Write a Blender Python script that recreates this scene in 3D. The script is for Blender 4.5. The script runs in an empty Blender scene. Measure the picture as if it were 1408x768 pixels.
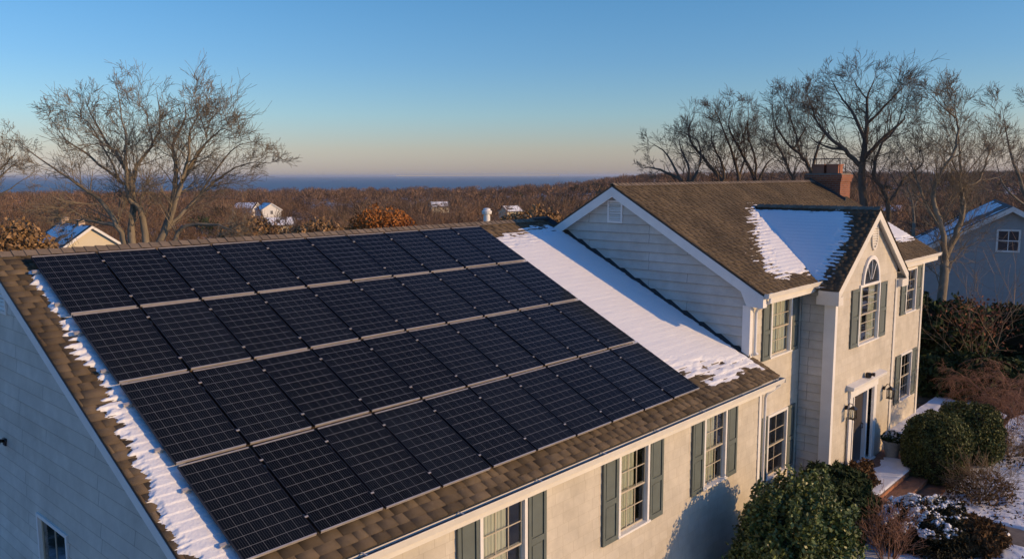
import bpy, bmesh, math, random
import numpy as np
from mathutils import Vector, Matrix
random.seed(7); rng = np.random.default_rng(7)
R = math.radians
col = bpy.context.scene.collection
scn = bpy.context.scene

# ------------------------------------------------------------------ camera, sky, sun, exposure
YAW, PITCH, ROLL = R(42.385), R(7.224), R(-0.175)
CAM = Vector((-4.587, -14.845, 1.295))
cam_d = bpy.data.cameras.new('camera'); cam = bpy.data.objects.new('camera', cam_d); col.objects.link(cam)
cam_d.sensor_width = 36; cam_d.lens = 36 * 1130.03 / 1408; cam_d.clip_end = 60000; cam_d.clip_start = .05
f_ = Vector((math.cos(PITCH)*math.cos(YAW), math.cos(PITCH)*math.sin(YAW), -math.sin(PITCH)))
r_ = Vector((math.sin(YAW), -math.cos(YAW), 0)); u_ = r_.cross(f_)
c_, s_ = math.cos(ROLL), math.sin(ROLL)
r2 = c_*r_ + s_*u_; u2 = -s_*r_ + c_*u_
M = Matrix((r2, u2, -f_)).transposed().to_4x4(); M.translation = CAM
cam.matrix_world = M
scn.camera = cam

SUN_AZ, SUN_EL = R(-64.5), R(15)
w = bpy.data.worlds.new('World'); scn.world = w; w.use_nodes = True
nt = w.node_tree; bg = nt.nodes['Background']
sky = nt.nodes.new('ShaderNodeTexSky'); sky.sky_type = 'NISHITA'; sky.sun_disc = False
sky.sun_elevation = SUN_EL; sky.sun_rotation = math.pi/2 - SUN_AZ
sky.altitude = 100; sky.air_density = 1.0; sky.dust_density = 0.5; sky.ozone_density = 6.0
# clear winter air: a deeper blue overhead, a rosy grey band low down
wtc = nt.nodes.new('ShaderNodeTexCoord'); wsp = nt.nodes.new('ShaderNodeSeparateXYZ'); nt.links.new(wtc.outputs['Generated'], wsp.inputs[0])
wrp = nt.nodes.new('ShaderNodeValToRGB'); nt.links.new(wsp.outputs['Z'], wrp.inputs[0]); wcr = wrp.color_ramp
wcr.elements[0].position = 0.0; wcr.elements[0].color = (1.30, .96, .98, 1)
wcr.elements[1].position = 0.6; wcr.elements[1].color = (.42, .92, 1.25, 1)
for p_, c_w in ((.03, (1.42, 1.00, .86, 1)), (.07, (1.28, 1.11, .98, 1)), (.13, (1.05, 1.06, 1.02, 1)), (.22, (.88, 1.07, 1.04, 1))):
    e_ = wcr.elements.new(p_); e_.color = c_w
wmx = nt.nodes.new('ShaderNodeMix'); wmx.data_type = 'RGBA'; wmx.blend_type = 'MULTIPLY'; wmx.inputs[0].default_value = 1
nt.links.new(sky.outputs[0], wmx.inputs[6]); nt.links.new(wrp.outputs[0], wmx.inputs[7])
nt.links.new(wmx.outputs[2], bg.inputs['Color']); bg.inputs['Strength'].default_value = 0.15
sun_d = bpy.data.lights.new('sun', 'SUN'); sun = bpy.data.objects.new('sun', sun_d); col.objects.link(sun)
sun_d.energy = 3.8; sun_d.angle = R(0.5); sun_d.color = (1.0, 0.63, 0.29)
sd = Vector((math.cos(SUN_EL)*math.cos(SUN_AZ), math.cos(SUN_EL)*math.sin(SUN_AZ), math.sin(SUN_EL)))
sun.rotation_euler = sd.to_track_quat('Z', 'Y').to_euler(); sun.location = (30, -40, 30)
scn.view_settings.view_transform = 'Standard'; scn.view_settings.look = 'None'
scn.view_settings.exposure = 0.0; scn.view_settings.gamma = 1; scn.view_settings.use_curve_mapping = False
scn.render.engine = 'CYCLES'
scn.cycles.max_bounces = 6; scn.cycles.transparent_max_bounces = 12; scn.cycles.volume_bounces = 0

# ------------------------------------------------------------------ helpers
def tag(o, label=None, cat=None, group=None, kind=None):
    if label: o['label'] = label
    if cat: o['category'] = cat
    if group: o['group'] = group
    if kind: o['kind'] = kind
    return o
def empty(name, loc=(0, 0, 0), rz=0):
    o = bpy.data.objects.new(name, None); col.objects.link(o); o.location = loc; o.rotation_euler = (0, 0, rz)
    o.empty_display_size = .2
    return o
def link(name, me, mat, parent=None, smooth=False):
    o = bpy.data.objects.new(name, me); col.objects.link(o)
    if mat: me.materials.append(mat)
    if parent: o.parent = parent
    if smooth: me.polygons.foreach_set('use_smooth', [True]*len(me.polygons))
    return o
def npmesh(name, V, F, k=4):
    """fast mesh from arrays; F is (n,k)"""
    V = np.asarray(V, np.float32); F = np.asarray(F, np.int32)
    me = bpy.data.meshes.new(name)
    me.vertices.add(len(V)); me.vertices.foreach_set('co', V.ravel())
    n = len(F); me.loops.add(n*k); me.polygons.add(n)
    me.polygons.foreach_set('loop_start', np.arange(0, n*k, k, dtype=np.int32))
    me.loops.foreach_set('vertex_index', F.ravel()); me.update(calc_edges=True); me.validate()
    return me
class MB:
    def __init__(s): s.v = []; s.f = []
    def add(s, vs, fs):
        b = len(s.v); s.v += [tuple(x) for x in vs]; s.f += [tuple(b+i for i in f) for f in fs]; return s
    def pbox(s, c8): return s.add(c8, [(0,3,2,1),(4,5,6,7),(0,1,5,4),(1,2,6,5),(2,3,7,6),(3,0,4,7)])
    def box(s, a, b):
        x0,y0,z0 = a; x1,y1,z1 = b
        return s.pbox([(x0,y0,z0),(x1,y0,z0),(x1,y1,z0),(x0,y1,z0),(x0,y0,z1),(x1,y0,z1),(x1,y1,z1),(x0,y1,z1)])
    def tube(s, pts, rad, n=8, cap=True):
        pts = [Vector(p) for p in pts]; rads = rad if isinstance(rad, (list, tuple)) else [rad]*len(pts)
        rings = []; up = None
        for i, p in enumerate(pts):
            t = (pts[min(i+1, len(pts)-1)] - pts[max(i-1, 0)]).normalized()
            if up is None or abs(t.dot(up)) > .95: up = Vector((0, 0, 1)) if abs(t.z) < .9 else Vector((1, 0, 0))
            a = t.cross(up).normalized(); b = t.cross(a)
            rings.append([p + (a*math.cos(2*math.pi*k/n) + b*math.sin(2*math.pi*k/n))*rads[i] for k in range(n)])
        base = len(s.v)
        for r in rings: s.v += [tuple(x) for x in r]
        for i in range(len(pts)-1):
            for k in range(n):
                a = base+i*n+k; b = base+i*n+(k+1) % n
                s.f.append((a, b, b+n, a+n))
        if cap:
            s.f.append(tuple(base+k for k in range(n))[::-1]); s.f.append(tuple(base+(len(pts)-1)*n+k for k in range(n)))
        return s
    def lathe(s, c, prof, n=20):
        base = len(s.v)
        for (r, z) in prof: s.v += [(c[0]+r*math.cos(2*math.pi*k/n), c[1]+r*math.sin(2*math.pi*k/n), c[2]+z) for k in range(n)]
        for i in range(len(prof)-1):
            for k in range(n): s.f.append((base+i*n+k, base+i*n+(k+1) % n, base+(i+1)*n+(k+1) % n, base+(i+1)*n+k))
        s.f.append(tuple(base+k for k in range(n))[::-1]); s.f.append(tuple(base+(len(prof)-1)*n+k for k in range(n)))
        return s
    def clusters(s):
        """face lists of pieces that stand apart from one another"""
        n = len(s.v); par = list(range(n))
        def fd(a):
            while par[a] != a: par[a] = par[par[a]]; a = par[a]
            return a
        for f in s.f:
            r0 = fd(f[0])
            for i in f[1:]: par[fd(i)] = r0
        roots = {}; 
        for i in range(n): roots.setdefault(fd(i), []).append(i)
        ks = list(roots); k = len(ks)
        if k < 2 or k > 400: return None
        P = np.array(s.v, float); lo = np.array([P[roots[r]].min(0) for r in ks]); hi = np.array([P[roots[r]].max(0) for r in ks]); sz = (hi-lo).max(1)
        gap = np.maximum(0, np.maximum(lo[:, None]-hi[None], lo[None]-hi[:, None])); near = np.sqrt((gap**2).sum(2)) <= np.maximum(.02, .5*np.maximum(sz[:, None], sz[None]))
        lab = list(range(k))
        ch = True
        while ch:
            ch = False
            for i in range(k):
                m = min(lab[j] for j in np.nonzero(near[i])[0])
                if m < lab[i]: lab[i] = m; ch = True
        if len(set(lab)) < 2: return None
        vl = {}
        for q, r in enumerate(ks):
            for i in roots[r]: vl[i] = lab[q]
        out = {}
        for f in s.f: out.setdefault(vl[f[0]], []).append(f)
        return list(out.values())
    def build(s, name, mat, parent=None, smooth=False, bevel=0):
        cl = s.clusters() if parent is not None else None
        if cl:
            res = []
            for fs in cl:
                m2 = MB(); mp_ = {}
                for f in fs:
                    for i in f:
                        if i not in mp_: mp_[i] = len(m2.v); m2.v.append(s.v[i])
                    m2.f.append(tuple(mp_[i] for i in f))
                res.append(m2.build1(name, mat, parent, smooth, bevel))
            return res[0]
        return s.build1(name, mat, parent, smooth, bevel)
    def build1(s, name, mat, parent=None, smooth=False, bevel=0):
        me = bpy.data.meshes.new(name); me.from_pydata(s.v, [], s.f)
        bm = bmesh.new(); bm.from_mesh(me); bmesh.ops.recalc_face_normals(bm, faces=bm.faces); bm.to_mesh(me); bm.free()
        o = link(name, me, mat, parent, smooth)
        if bevel:
            m = o.modifiers.new('bevel', 'BEVEL'); m.width = bevel; m.segments = 2; m.limit_method = 'ANGLE'
        return o
class Fr:
    """a wall's frame: u to the right seen from outside, v up, n outward"""
    def __init__(s, O, U, N, V=(0, 0, 1)): s.O = Vector(O); s.U = Vector(U); s.V = Vector(V); s.N = Vector(N)
    def p(s, u, v, n=0): return s.O + s.U*u + s.V*v + s.N*n
    def box(s, mb, u0, u1, v0, v1, n0, n1):
        return mb.pbox([s.p(u0,v0,n0), s.p(u1,v0,n0), s.p(u1,v0,n1), s.p(u0,v0,n1), s.p(u0,v1,n0), s.p(u1,v1,n0), s.p(u1,v1,n1), s.p(u0,v1,n1)])
def vnoise(x, y, seed=0):
    x = np.asarray(x, float); y = np.asarray(y, float)
    xi = np.floor(x).astype(np.int64); yi = np.floor(y).astype(np.int64); fx = x-xi; fy = y-yi
    fx = fx*fx*(3-2*fx); fy = fy*fy*(3-2*fy)
    def h(a, b):
        n = (a*374761393 + b*668265263 + seed*1442695041) & 0x7fffffff
        n = ((n ^ (n >> 13))*1274126177) & 0x7fffffff
        return ((n ^ (n >> 16)) & 0xffff)/65535.0
    return (h(xi, yi)*(1-fx)+h(xi+1, yi)*fx)*(1-fy) + (h(xi, yi+1)*(1-fx)+h(xi+1, yi+1)*fx)*fy
def fbm(x, y, seed=0, o=4):
    a = 0; amp = 1; t = 0
    for i in range(o): a = a+amp*vnoise(x*2**i, y*2**i, seed+i*17); t += amp; amp *= .5
    return a/t
def sstep(a, b, x):
    t = np.clip((x-a)/(b-a), 0, 1); return t*t*(3-2*t)

# ------------------------------------------------------------------ materials
def mat(name, c=(.5,.5,.5), rough=.7, spec=.5, metal=0, var=0, vscale=3, island=0, bump=0, bscale=40, c2=None, coords='Object', stretch=(1,1,1), trans=0, detail=6):
    m = bpy.data.materials.new(name); m.use_nodes = True; n = m.node_tree.nodes; l = m.node_tree.links
    b = n['Principled BSDF']; b.inputs['Roughness'].default_value = rough; b.inputs['Metallic'].default_value = metal
    b.inputs['Specular IOR Level'].default_value = spec
    b.inputs['Base Color'].default_value = (*c, 1)
    tc = n.new('ShaderNodeTexCoord'); mp = n.new('ShaderNodeMapping'); mp.inputs['Scale'].default_value = stretch
    l.new(tc.outputs[coords], mp.inputs[0])
    out = None
    if var or c2:
        nz = n.new('ShaderNodeTexNoise'); nz.inputs['Scale'].default_value = vscale; nz.inputs['Detail'].default_value = detail; nz.inputs['Roughness'].default_value = .65
        l.new(mp.outputs[0], nz.inputs['Vector'])
        rp = n.new('ShaderNodeValToRGB'); rp.color_ramp.elements[0].position = .32; rp.color_ramp.elements[1].position = .68
        ca = c; cb = c2 or tuple(min(1, x*(1+var)) for x in c)
        if not c2: ca = tuple(x*(1-var) for x in c)
        rp.color_ramp.elements[0].color = (*ca, 1); rp.color_ramp.elements[1].color = (*cb, 1)
        l.new(nz.outputs[0], rp.inputs[0]); out = rp.outputs[0]
    if island:
        g = n.new('ShaderNodeNewGeometry'); mr = n.new('ShaderNodeMapRange'); mr.inputs['To Min'].default_value = 1-island; mr.inputs['To Max'].default_value = 1+island
        l.new(g.outputs['Random Per Island'], mr.inputs['Value'])
        mx = n.new('ShaderNodeVectorMath'); mx.operation = 'SCALE'; l.new(mr.outputs[0], mx.inputs['Scale'])
        if out: l.new(out, mx.inputs[0])
        else: mx.inputs[0].default_value = c
        out = mx.outputs[0]
    if out: l.new(out, b.inputs['Base Color'])
    if bump:
        nb = n.new('ShaderNodeTexNoise'); nb.inputs['Scale'].default_value = bscale; nb.inputs['Detail'].default_value = 5
        l.new(mp.outputs[0], nb.inputs['Vector'])
        bp = n.new('ShaderNodeBump'); bp.inputs['Strength'].default_value = bump; bp.inputs['Distance'].default_value = .02
        l.new(nb.outputs[0], bp.inputs['Height']); l.new(bp.outputs[0], b.inputs['Normal'])
    return m
def siding_mat(name, c, axis):
    """painted shingle siding: mottled paint plus the joints between neighbouring boards; side walls get lap shade painted along the courses"""
    m = mat(name, c, rough=.62, spec=.3, var=.08, vscale=.9)
    n = m.node_tree.nodes; l = m.node_tree.links; b = n['Principled BSDF']
    tc = n.new('ShaderNodeTexCoord'); mp = n.new('ShaderNodeMapping')
    if axis == 'y': mp.inputs['Rotation'].default_value = (0, R(90), R(90))
    sep = n.new('ShaderNodeSeparateXYZ'); cmb = n.new('ShaderNodeCombineXYZ'); l.new(tc.outputs['Object'], sep.inputs[0])
    l.new(sep.outputs['X' if axis == 'x' else 'Y'], cmb.inputs[0]); l.new(sep.outputs['Z'], cmb.inputs[1])
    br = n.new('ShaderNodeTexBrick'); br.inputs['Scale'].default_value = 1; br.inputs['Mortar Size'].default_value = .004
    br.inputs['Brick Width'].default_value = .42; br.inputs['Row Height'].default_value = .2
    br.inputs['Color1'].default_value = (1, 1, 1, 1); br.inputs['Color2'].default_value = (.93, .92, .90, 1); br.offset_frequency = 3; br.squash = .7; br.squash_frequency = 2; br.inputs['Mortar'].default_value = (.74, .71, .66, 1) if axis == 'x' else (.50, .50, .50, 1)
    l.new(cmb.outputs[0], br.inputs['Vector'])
    if axis == 'y': br.inputs['Row Height'].default_value = .235; br.inputs['Mortar Size'].default_value = .009; br.inputs['Mortar Smooth'].default_value = .4; br.inputs['Brick Width'].default_value = 3.1; br.squash = 1; br.offset = .37  # side walls: dark course lines put the shade under each lap into the colour
    nz = n.new('ShaderNodeTexNoise'); nz.inputs['Scale'].default_value = 1.7; nz.inputs['Detail'].default_value = 8; nz.inputs['Roughness'].default_value = .7
    l.new(tc.outputs['Object'], nz.inputs['Vector'])
    st = n.new('ShaderNodeMapRange'); st.inputs['From Min'].default_value = .35; st.inputs['From Max'].default_value = .7; st.inputs['To Min'].default_value = .82; st.inputs['To Max'].default_value = 1.05
    l.new(nz.outputs[0], st.inputs['Value'])
    src = b.inputs['Base Color'].links[0].from_socket
    mx = n.new('ShaderNodeMix'); mx.data_type = 'RGBA'; mx.blend_type = 'MULTIPLY'; mx.inputs[0].default_value = 1
    l.new(src, mx.inputs[6]); l.new(br.outputs['Color'], mx.inputs[7])
    sc = n.new('ShaderNodeVectorMath'); sc.operation = 'SCALE'; l.new(mx.outputs[2], sc.inputs[0]); l.new(st.outputs[0], sc.inputs['Scale'])
    l.new(sc.outputs[0], b.inputs['Base Color'])
    bp = n.new('ShaderNodeBump'); bp.inputs['Strength'].default_value = .25; bp.inputs['Distance'].default_value = .01
    l.new(nz.outputs[0], bp.inputs['Height']); l.new(bp.outputs[0], b.inputs['Normal'])
    return m
def shingle_mat(name, c, isl=.33, vr=.28):
    m = mat(name, c, rough=.92, spec=.15, var=vr, vscale=2.2, island=isl, bump=.6, bscale=160)
    n = m.node_tree.nodes; l = m.node_tree.links; b = n['Principled BSDF']
    tc = n.new('ShaderNodeTexCoord'); nz = n.new('ShaderNodeTexNoise'); nz.inputs['Scale'].default_value = .7; nz.inputs['Detail'].default_value = 7
    l.new(tc.outputs['Object'], nz.inputs['Vector'])
    rp = n.new('ShaderNodeValToRGB'); rp.color_ramp.elements[0].position = .38; rp.color_ramp.elements[1].position = .62
    rp.color_ramp.elements[0].color = (.75, .72, .7, 1); rp.color_ramp.elements[1].color = (1.1, 1.02, .92, 1)
    l.new(nz.outputs[0], rp.inputs[0])
    src = b.inputs['Base Color'].links[0].from_socket
    mx = n.new('ShaderNodeMix'); mx.data_type = 'RGBA'; mx.blend_type = 'MULTIPLY'; mx.inputs[0].default_value = 1
    l.new(src, mx.inputs[6]); l.new(rp.outputs[0], mx.inputs[7]); l.new(mx.outputs[2], b.inputs['Base Color'])
    return m
def glass_mat(name, tint=(.75,.8,.8), alpha=.35):
    m = bpy.data.materials.new(name); m.use_nodes = True; n = m.node_tree.nodes; l = m.node_tree.links
    n.remove(n['Principled BSDF']); out = n['Material Output']
    g = n.new('ShaderNodeBsdfGlossy'); g.inputs['Roughness'].default_value = .03; g.inputs['Color'].default_value = (.9, .93, .95, 1)
    t = n.new('ShaderNodeBsdfTransparent'); t.inputs['Color'].default_value = (*tint, 1)
    fr = n.new('ShaderNodeMath'); fr.operation = 'POWER'; fr.inputs[1].default_value = 3.0; lw = n.new('ShaderNodeLayerWeight'); lw.inputs['Blend'].default_value = .5; l.new(lw.outputs['Facing'], fr.inputs[0])
    ad = n.new('ShaderNodeMath'); ad.operation = 'MULTIPLY_ADD'; ad.inputs[1].default_value = .7; ad.inputs[2].default_value = .05; l.new(fr.outputs[0], ad.inputs[0])
    mx = n.new('ShaderNodeMixShader'); l.new(ad.outputs[0], mx.inputs[0]); l.new(t.outputs[0], mx.inputs[1]); l.new(g.outputs[0], mx.inputs[2])
    l.new(mx.outputs[0], out.inputs['Surface'])
    return m
def snow_mat(name):
    m = mat(name, (.80, .81, .83), rough=.6, spec=.3, bump=.5, bscale=22)
    b = m.node_tree.nodes['Principled BSDF']; b.inputs['Subsurface Weight'].default_value = 0
    return m
def brick_mat(name, c1, c2, mort, axis='x', w=.21, h=.075):
    m = bpy.data.materials.new(name); m.use_nodes = True; n = m.node_tree.nodes; l = m.node_tree.links; b = n['Principled BSDF']
    b.inputs['Roughness'].default_value = .9
    tc = n.new('ShaderNodeTexCoord'); sep = n.new('ShaderNodeSeparateXYZ'); cmb = n.new('ShaderNodeCombineXYZ'); l.new(tc.outputs['Object'], sep.inputs[0])
    ad = n.new('ShaderNodeMath'); ad.operation = 'ADD'; l.new(sep.outputs['X'], ad.inputs[0]); l.new(sep.outputs['Y'], ad.inputs[1])
    l.new(ad.outputs[0], cmb.inputs[0]); l.new(sep.outputs['Z'], cmb.inputs[1])
    br = n.new('ShaderNodeTexBrick'); br.inputs['Scale'].default_value = 1; br.inputs['Mortar Size'].default_value = .008
    br.inputs['Brick Width'].default_value = w; br.inputs['Row Height'].default_value = h
    br.inputs['Color1'].default_value = (*c1, 1); br.inputs['Color2'].default_value = (*c2, 1); br.inputs['Mortar'].default_value = (*mort, 1)
    l.new(cmb.outputs[0], br.inputs['Vector']); l.new(br.outputs['Color'], b.inputs['Base Color'])
    bp = n.new('ShaderNodeBump'); bp.inputs['Strength'].default_value = .6; bp.inputs['Distance'].default_value = .01; bp.invert = True
    l.new(br.outputs['Fac'], bp.inputs['Height']); l.new(bp.outputs[0], b.inputs['Normal'])
    return m

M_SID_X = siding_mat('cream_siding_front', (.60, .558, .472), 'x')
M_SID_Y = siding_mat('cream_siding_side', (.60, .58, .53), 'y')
M_WHITE = mat('white_paint', (.76, .75, .72), rough=.5, var=.06, vscale=2)
M_TRIM = mat('cream_trim', (.70, .67, .60), rough=.5, var=.07, vscale=2)
M_SHUT = mat('green_shutter_paint', (.105, .128, .118), rough=.55, var=.12, vscale=4)
M_SHIN_A = shingle_mat('weathered_shingles', (.124, .102, .077), .27)
M_SHIN_B = shingle_mat('brown_shingles', (.104, .087, .066), .16, .12)
M_RIDGE = mat('ridge_shingles', (.21, .165, .12), rough=.9, spec=.15, var=.2, island=.18, bump=.5, bscale=120)
M_SASH = mat('aged_sash_paint', (.50, .44, .34), rough=.5, var=.08)
M_DARKMETAL = mat('dark_flashing', (.035, .033, .032), rough=.6)
M_GLASS = glass_mat('window_glass')
M_CURTAIN = mat('curtain_fabric', (.70, .66, .50), rough=.9, var=.12, vscale=6, stretch=(6, 6, .3))
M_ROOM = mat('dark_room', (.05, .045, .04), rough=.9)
M_SNOW = snow_mat('snow')
M_BRICK = brick_mat('red_brick', (.19, .060, .032), (.29, .10, .048), (.22, .17, .13))
M_BRICKSTEP = brick_mat('step_brick', (.36, .125, .055), (.42, .17, .085), (.26, .19, .13))
M_CONC = mat('bluestone', (.17, .14, .115), rough=.85, var=.25, vscale=5, bump=.3)
M_ALU = mat('aluminium_rail', (.62, .57, .52), rough=.38, metal=.55, var=.08, vscale=8)
M_BLACKFR = mat('black_anodised', (.014, .014, .016), rough=.45)
M_LANTERN = mat('bronze_lantern', (.05, .04, .035), rough=.4, metal=.6)
M_DOOR = mat('dark_door', (.05, .042, .04), rough=.4)
M_POT = mat('stone_pot', (.42, .38, .31), rough=.85, var=.15, vscale=12, bump=.3)
M_BARK = mat('grey_bark', (.22, .185, .135), rough=.92, spec=.1, var=.3, vscale=3, bump=.8, bscale=12, stretch=(1, 1, .3))
M_BARKD = mat('dark_bark', (.125, .10, .078), rough=.92, spec=.1, var=.3, vscale=3, bump=.8, bscale=12, stretch=(1, 1, .3))

def panel_mat():
    m = bpy.data.materials.new('solar_cells'); m.use_nodes = True; n = m.node_tree.nodes; l = m.node_tree.links; b = n['Principled BSDF']
    b.inputs['Roughness'].default_value = .16; b.inputs['Specular IOR Level'].default_value = .11
    b.inputs['Coat Weight'].default_value = .0
    tc = n.new('ShaderNodeTexCoord'); sep = n.new('ShaderNodeSeparateXYZ'); l.new(tc.outputs['UV'], sep.inputs[0])
    def lines(sock, per, width, val):
        a = n.new('ShaderNodeMath'); a.operation = 'DIVIDE'; l.new(sock, a.inputs[0]); a.inputs[1].default_value = per
        fr = n.new('ShaderNodeMath'); fr.operation = 'FRACT'; l.new(a.outputs[0], fr.inputs[0])
        s = n.new('ShaderNodeMath'); s.operation = 'SUBTRACT'; l.new(fr.outputs[0], s.inputs[0]); s.inputs[1].default_value = .5
        ab = n.new('ShaderNodeMath'); ab.operation = 'ABSOLUTE'; l.new(s.outputs[0], ab.inputs[0])
        g = n.new('ShaderNodeMath'); g.operation = 'GREATER_THAN'; l.new(ab.outputs[0], g.inputs[0]); g.inputs[1].default_value = .5-width/per/2
        k = n.new('ShaderNodeMath'); k.operation = 'MULTIPLY'; l.new(g.outputs[0], k.inputs[0]); k.inputs[1].default_value = val
        return k.outputs[0]
    gx = lines(sep.outputs['X'], .1645, .0045, .85); gy = lines(sep.outputs['Y'], .172, .0055, 1.0); bb = lines(sep.outputs['X'], .0329, .0026, .42)
    mx1 = n.new('ShaderNodeMath'); mx1.operation = 'MAXIMUM'; l.new(gx, mx1.inputs[0]); l.new(gy, mx1.inputs[1])
    mx2 = n.new('ShaderNodeMath'); mx2.operation = 'MAXIMUM'; l.new(mx1.outputs[0], mx2.inputs[0]); l.new(bb, mx2.inputs[1])
    oi = n.new('ShaderNodeObjectInfo'); mr = n.new('ShaderNodeMapRange'); mr.inputs['To Min'].default_value = .7; mr.inputs['To Max'].default_value = 1.35
    l.new(oi.outputs['Random'], mr.inputs['Value'])
    nz = n.new('ShaderNodeTexNoise'); nz.inputs['Scale'].default_value = 2.3; nz.inputs['Detail'].default_value = 5; l.new(tc.outputs['UV'], nz.inputs['Vector'])
    ml = n.new('ShaderNodeMath'); ml.operation = 'MULTIPLY'; l.new(mr.outputs[0], ml.inputs[0])
    mr2 = n.new('ShaderNodeMapRange'); mr2.inputs['To Min'].default_value = .6; mr2.inputs['To Max'].default_value = 1.5; l.new(nz.outputs[0], mr2.inputs['Value']); l.new(mr2.outputs[0], ml.inputs[1])
    cs = n.new('ShaderNodeVectorMath'); cs.operation = 'SCALE'; cs.inputs[0].default_value = (.0042, .0056, .0080); l.new(ml.outputs[0], cs.inputs['Scale'])
    mx = n.new('ShaderNodeMix'); mx.data_type = 'RGBA'; l.new(mx2.outputs[0], mx.inputs[0]); l.new(cs.outputs[0], mx.inputs[6]); mx.inputs[7].default_value = (.185, .19, .195, 1)
    l.new(mx.outputs[2], b.inputs['Base Color'])
    return m
M_CELLS = panel_mat()

# ------------------------------------------------------------------ terrain, sea
GZ = -7.45
def terrain_z(x, y):
    x = np.asarray(x, float); y = np.asarray(y, float)
    dx = x-CAM.x; dy = y-CAM.y; d = np.hypot(dx, dy); ph = np.degrees(np.arctan2(dy, dx))
    t = sstep(31, 41, ph)                       # 1 = the side that looks to the sea
    sea = np.interp(d, [0, 38, 80, 150, 300, 700, 1000, 1300, 1500, 40000], [GZ, GZ, -11.0, -14.5, -18.5, -22, -26, -38, -60, -60])
    mid = np.interp(ph, [34, 46, 60], [6, 1.5, 0])*sstep(300, 700, d)*(1-sstep(1000, 1300, d))
    lnd = np.interp(d, [0, 48, 90, 150, 300, 500, 800, 1500, 3000, 40000], [GZ, GZ, -10.5, -13.5, -15, -12, -8.5, -9, -34, -60])
    z = sea*t + lnd*(1-t) + mid*t
    return z + (fbm(x/60, y/60, 3)-.5)*3*sstep(60, 200, d)
rs = np.concatenate([np.linspace(0, 60, 31), np.geomspace(64, 30000, 90)])
az = np.radians(np.linspace(-180, 180, 241))
RR, AA = np.meshgrid(rs, az, indexing='ij'); X0 = 12+RR*np.cos(AA); Y0 = -3+RR*np.sin(AA); Z0 = terrain_z(X0, Y0)
nr, na = RR.shape; idx = np.arange(nr*na).reshape(nr, na)
F = np.stack([idx[:-1, :-1], idx[1:, :-1], idx[1:, 1:], idx[:-1, 1:]], -1).reshape(-1, 4)
M_GROUND = mat('leaf_litter_ground', (.055, .042, .028), c2=(.12, .088, .055), rough=.95, vscale=1.4, bump=.8, bscale=14, spec=.1)
n_ = M_GROUND.node_tree.nodes; l_ = M_GROUND.node_tree.links; b_ = n_['Principled BSDF']
tc = n_.new('ShaderNodeTexCoord'); nz = n_.new('ShaderNodeTexNoise'); nz.inputs['Scale'].default_value = .12; nz.inputs['Detail'].default_value = 9; nz.inputs['Roughness'].default_value = .7
l_.new(tc.outputs['Object'], nz.inputs['Vector'])
rp = n_.new('ShaderNodeValToRGB'); rp.color_ramp.elements[0].position = .50; rp.color_ramp.elements[1].position = .56
l_.new(nz.outputs[0], rp.inputs[0])
mx = n_.new('ShaderNodeMix'); mx.data_type = 'RGBA'; l_.new(rp.outputs[0], mx.inputs[0]); l_.new(b_.inputs['Base Color'].links[0].from_socket, mx.inputs[6]); mx.inputs[7].default_value = (.72, .74, .78, 1)
l_.new(mx.outputs[2], b_.inputs['Base Color'])
ground = link('ground', npmesh('ground', np.stack([X0, Y0, Z0], -1).reshape(-1, 3), F), M_GROUND, smooth=True); tag(ground, kind='structure')
M_SEA = mat('sea_water', (.018, .075, .15), rough=.45, spec=.35, c2=(.025, .095, .18), vscale=.0025, stretch=(1, 1, 1), bump=.15, bscale=.3)
mb = MB()
sd_ = 45000
mb.add([(-sd_, -sd_, -40), (sd_, -sd_, -40), (sd_, sd_, -40), (-sd_, sd_, -40)], [(0, 1, 2, 3)])
tag(mb.build('sea', M_SEA), kind='structure')

# ------------------------------------------------------------------ roofs and walls
TA = R(26)
SA = math.tan(TA)
RAY, RAZ = .40, .4*SA-.165                     # low wing's ridge
def za(y): return SA*y-.165
def shingles(name, O, U, S, N, length, urange, m, parent, expo=.165, tabw=.30, t=.014, n0=0.0, seed=1):
    """courses of individual tabs; O at the ridge, U along it, S down the slope; urange(s) gives the course's ends"""
    O, U, S, N = Vector(O), Vector(U), Vector(S), Vector(N); rd = random.Random(seed)
    V = []; Fq = []
    k = 0; s = 0.0
    while s < length-.02:
        s1 = min(s+expo, length); u0, u1 = urange((s+s1)/2)
        if u1-u0 > .02:
            u = u0-rd.random()*tabw
            while u < u1:
                wd = tabw*rd.uniform(.55, 1.35); a = max(u, u0); b = min(u+wd-.006, u1)
                if b-a > .015:
                    tt = t*rd.uniform(.7, 1.6); drop = rd.choice([0, 0, .012, .02]) if s1 < length else 0
                    pa = [O+U*a+S*(s-.01)+N*(n0+.001), O+U*b+S*(s-.01)+N*(n0+.001), O+U*b+S*(s1+drop)+N*(n0+tt), O+U*a+S*(s1+drop)+N*(n0+tt)]
                    pb = [O+U*b+S*(s1+drop)+N*(n0-.01), O+U*a+S*(s1+drop)+N*(n0-.01)]
                    i = len(V); V += pa+pb+[pa[0]-N*.01, pa[1]-N*.01]
                    Fq += [(i, i+3, i+2, i+1), (i+3, i+5, i+4, i+2), (i, i+6, i+5, i+3), (i+1, i+2, i+4, i+7)]
                u += wd
        s = s1; k += 1
    return link(name, npmesh(name, np.array([tuple(v) for v in V]), np.array(Fq)), m, parent)
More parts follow.
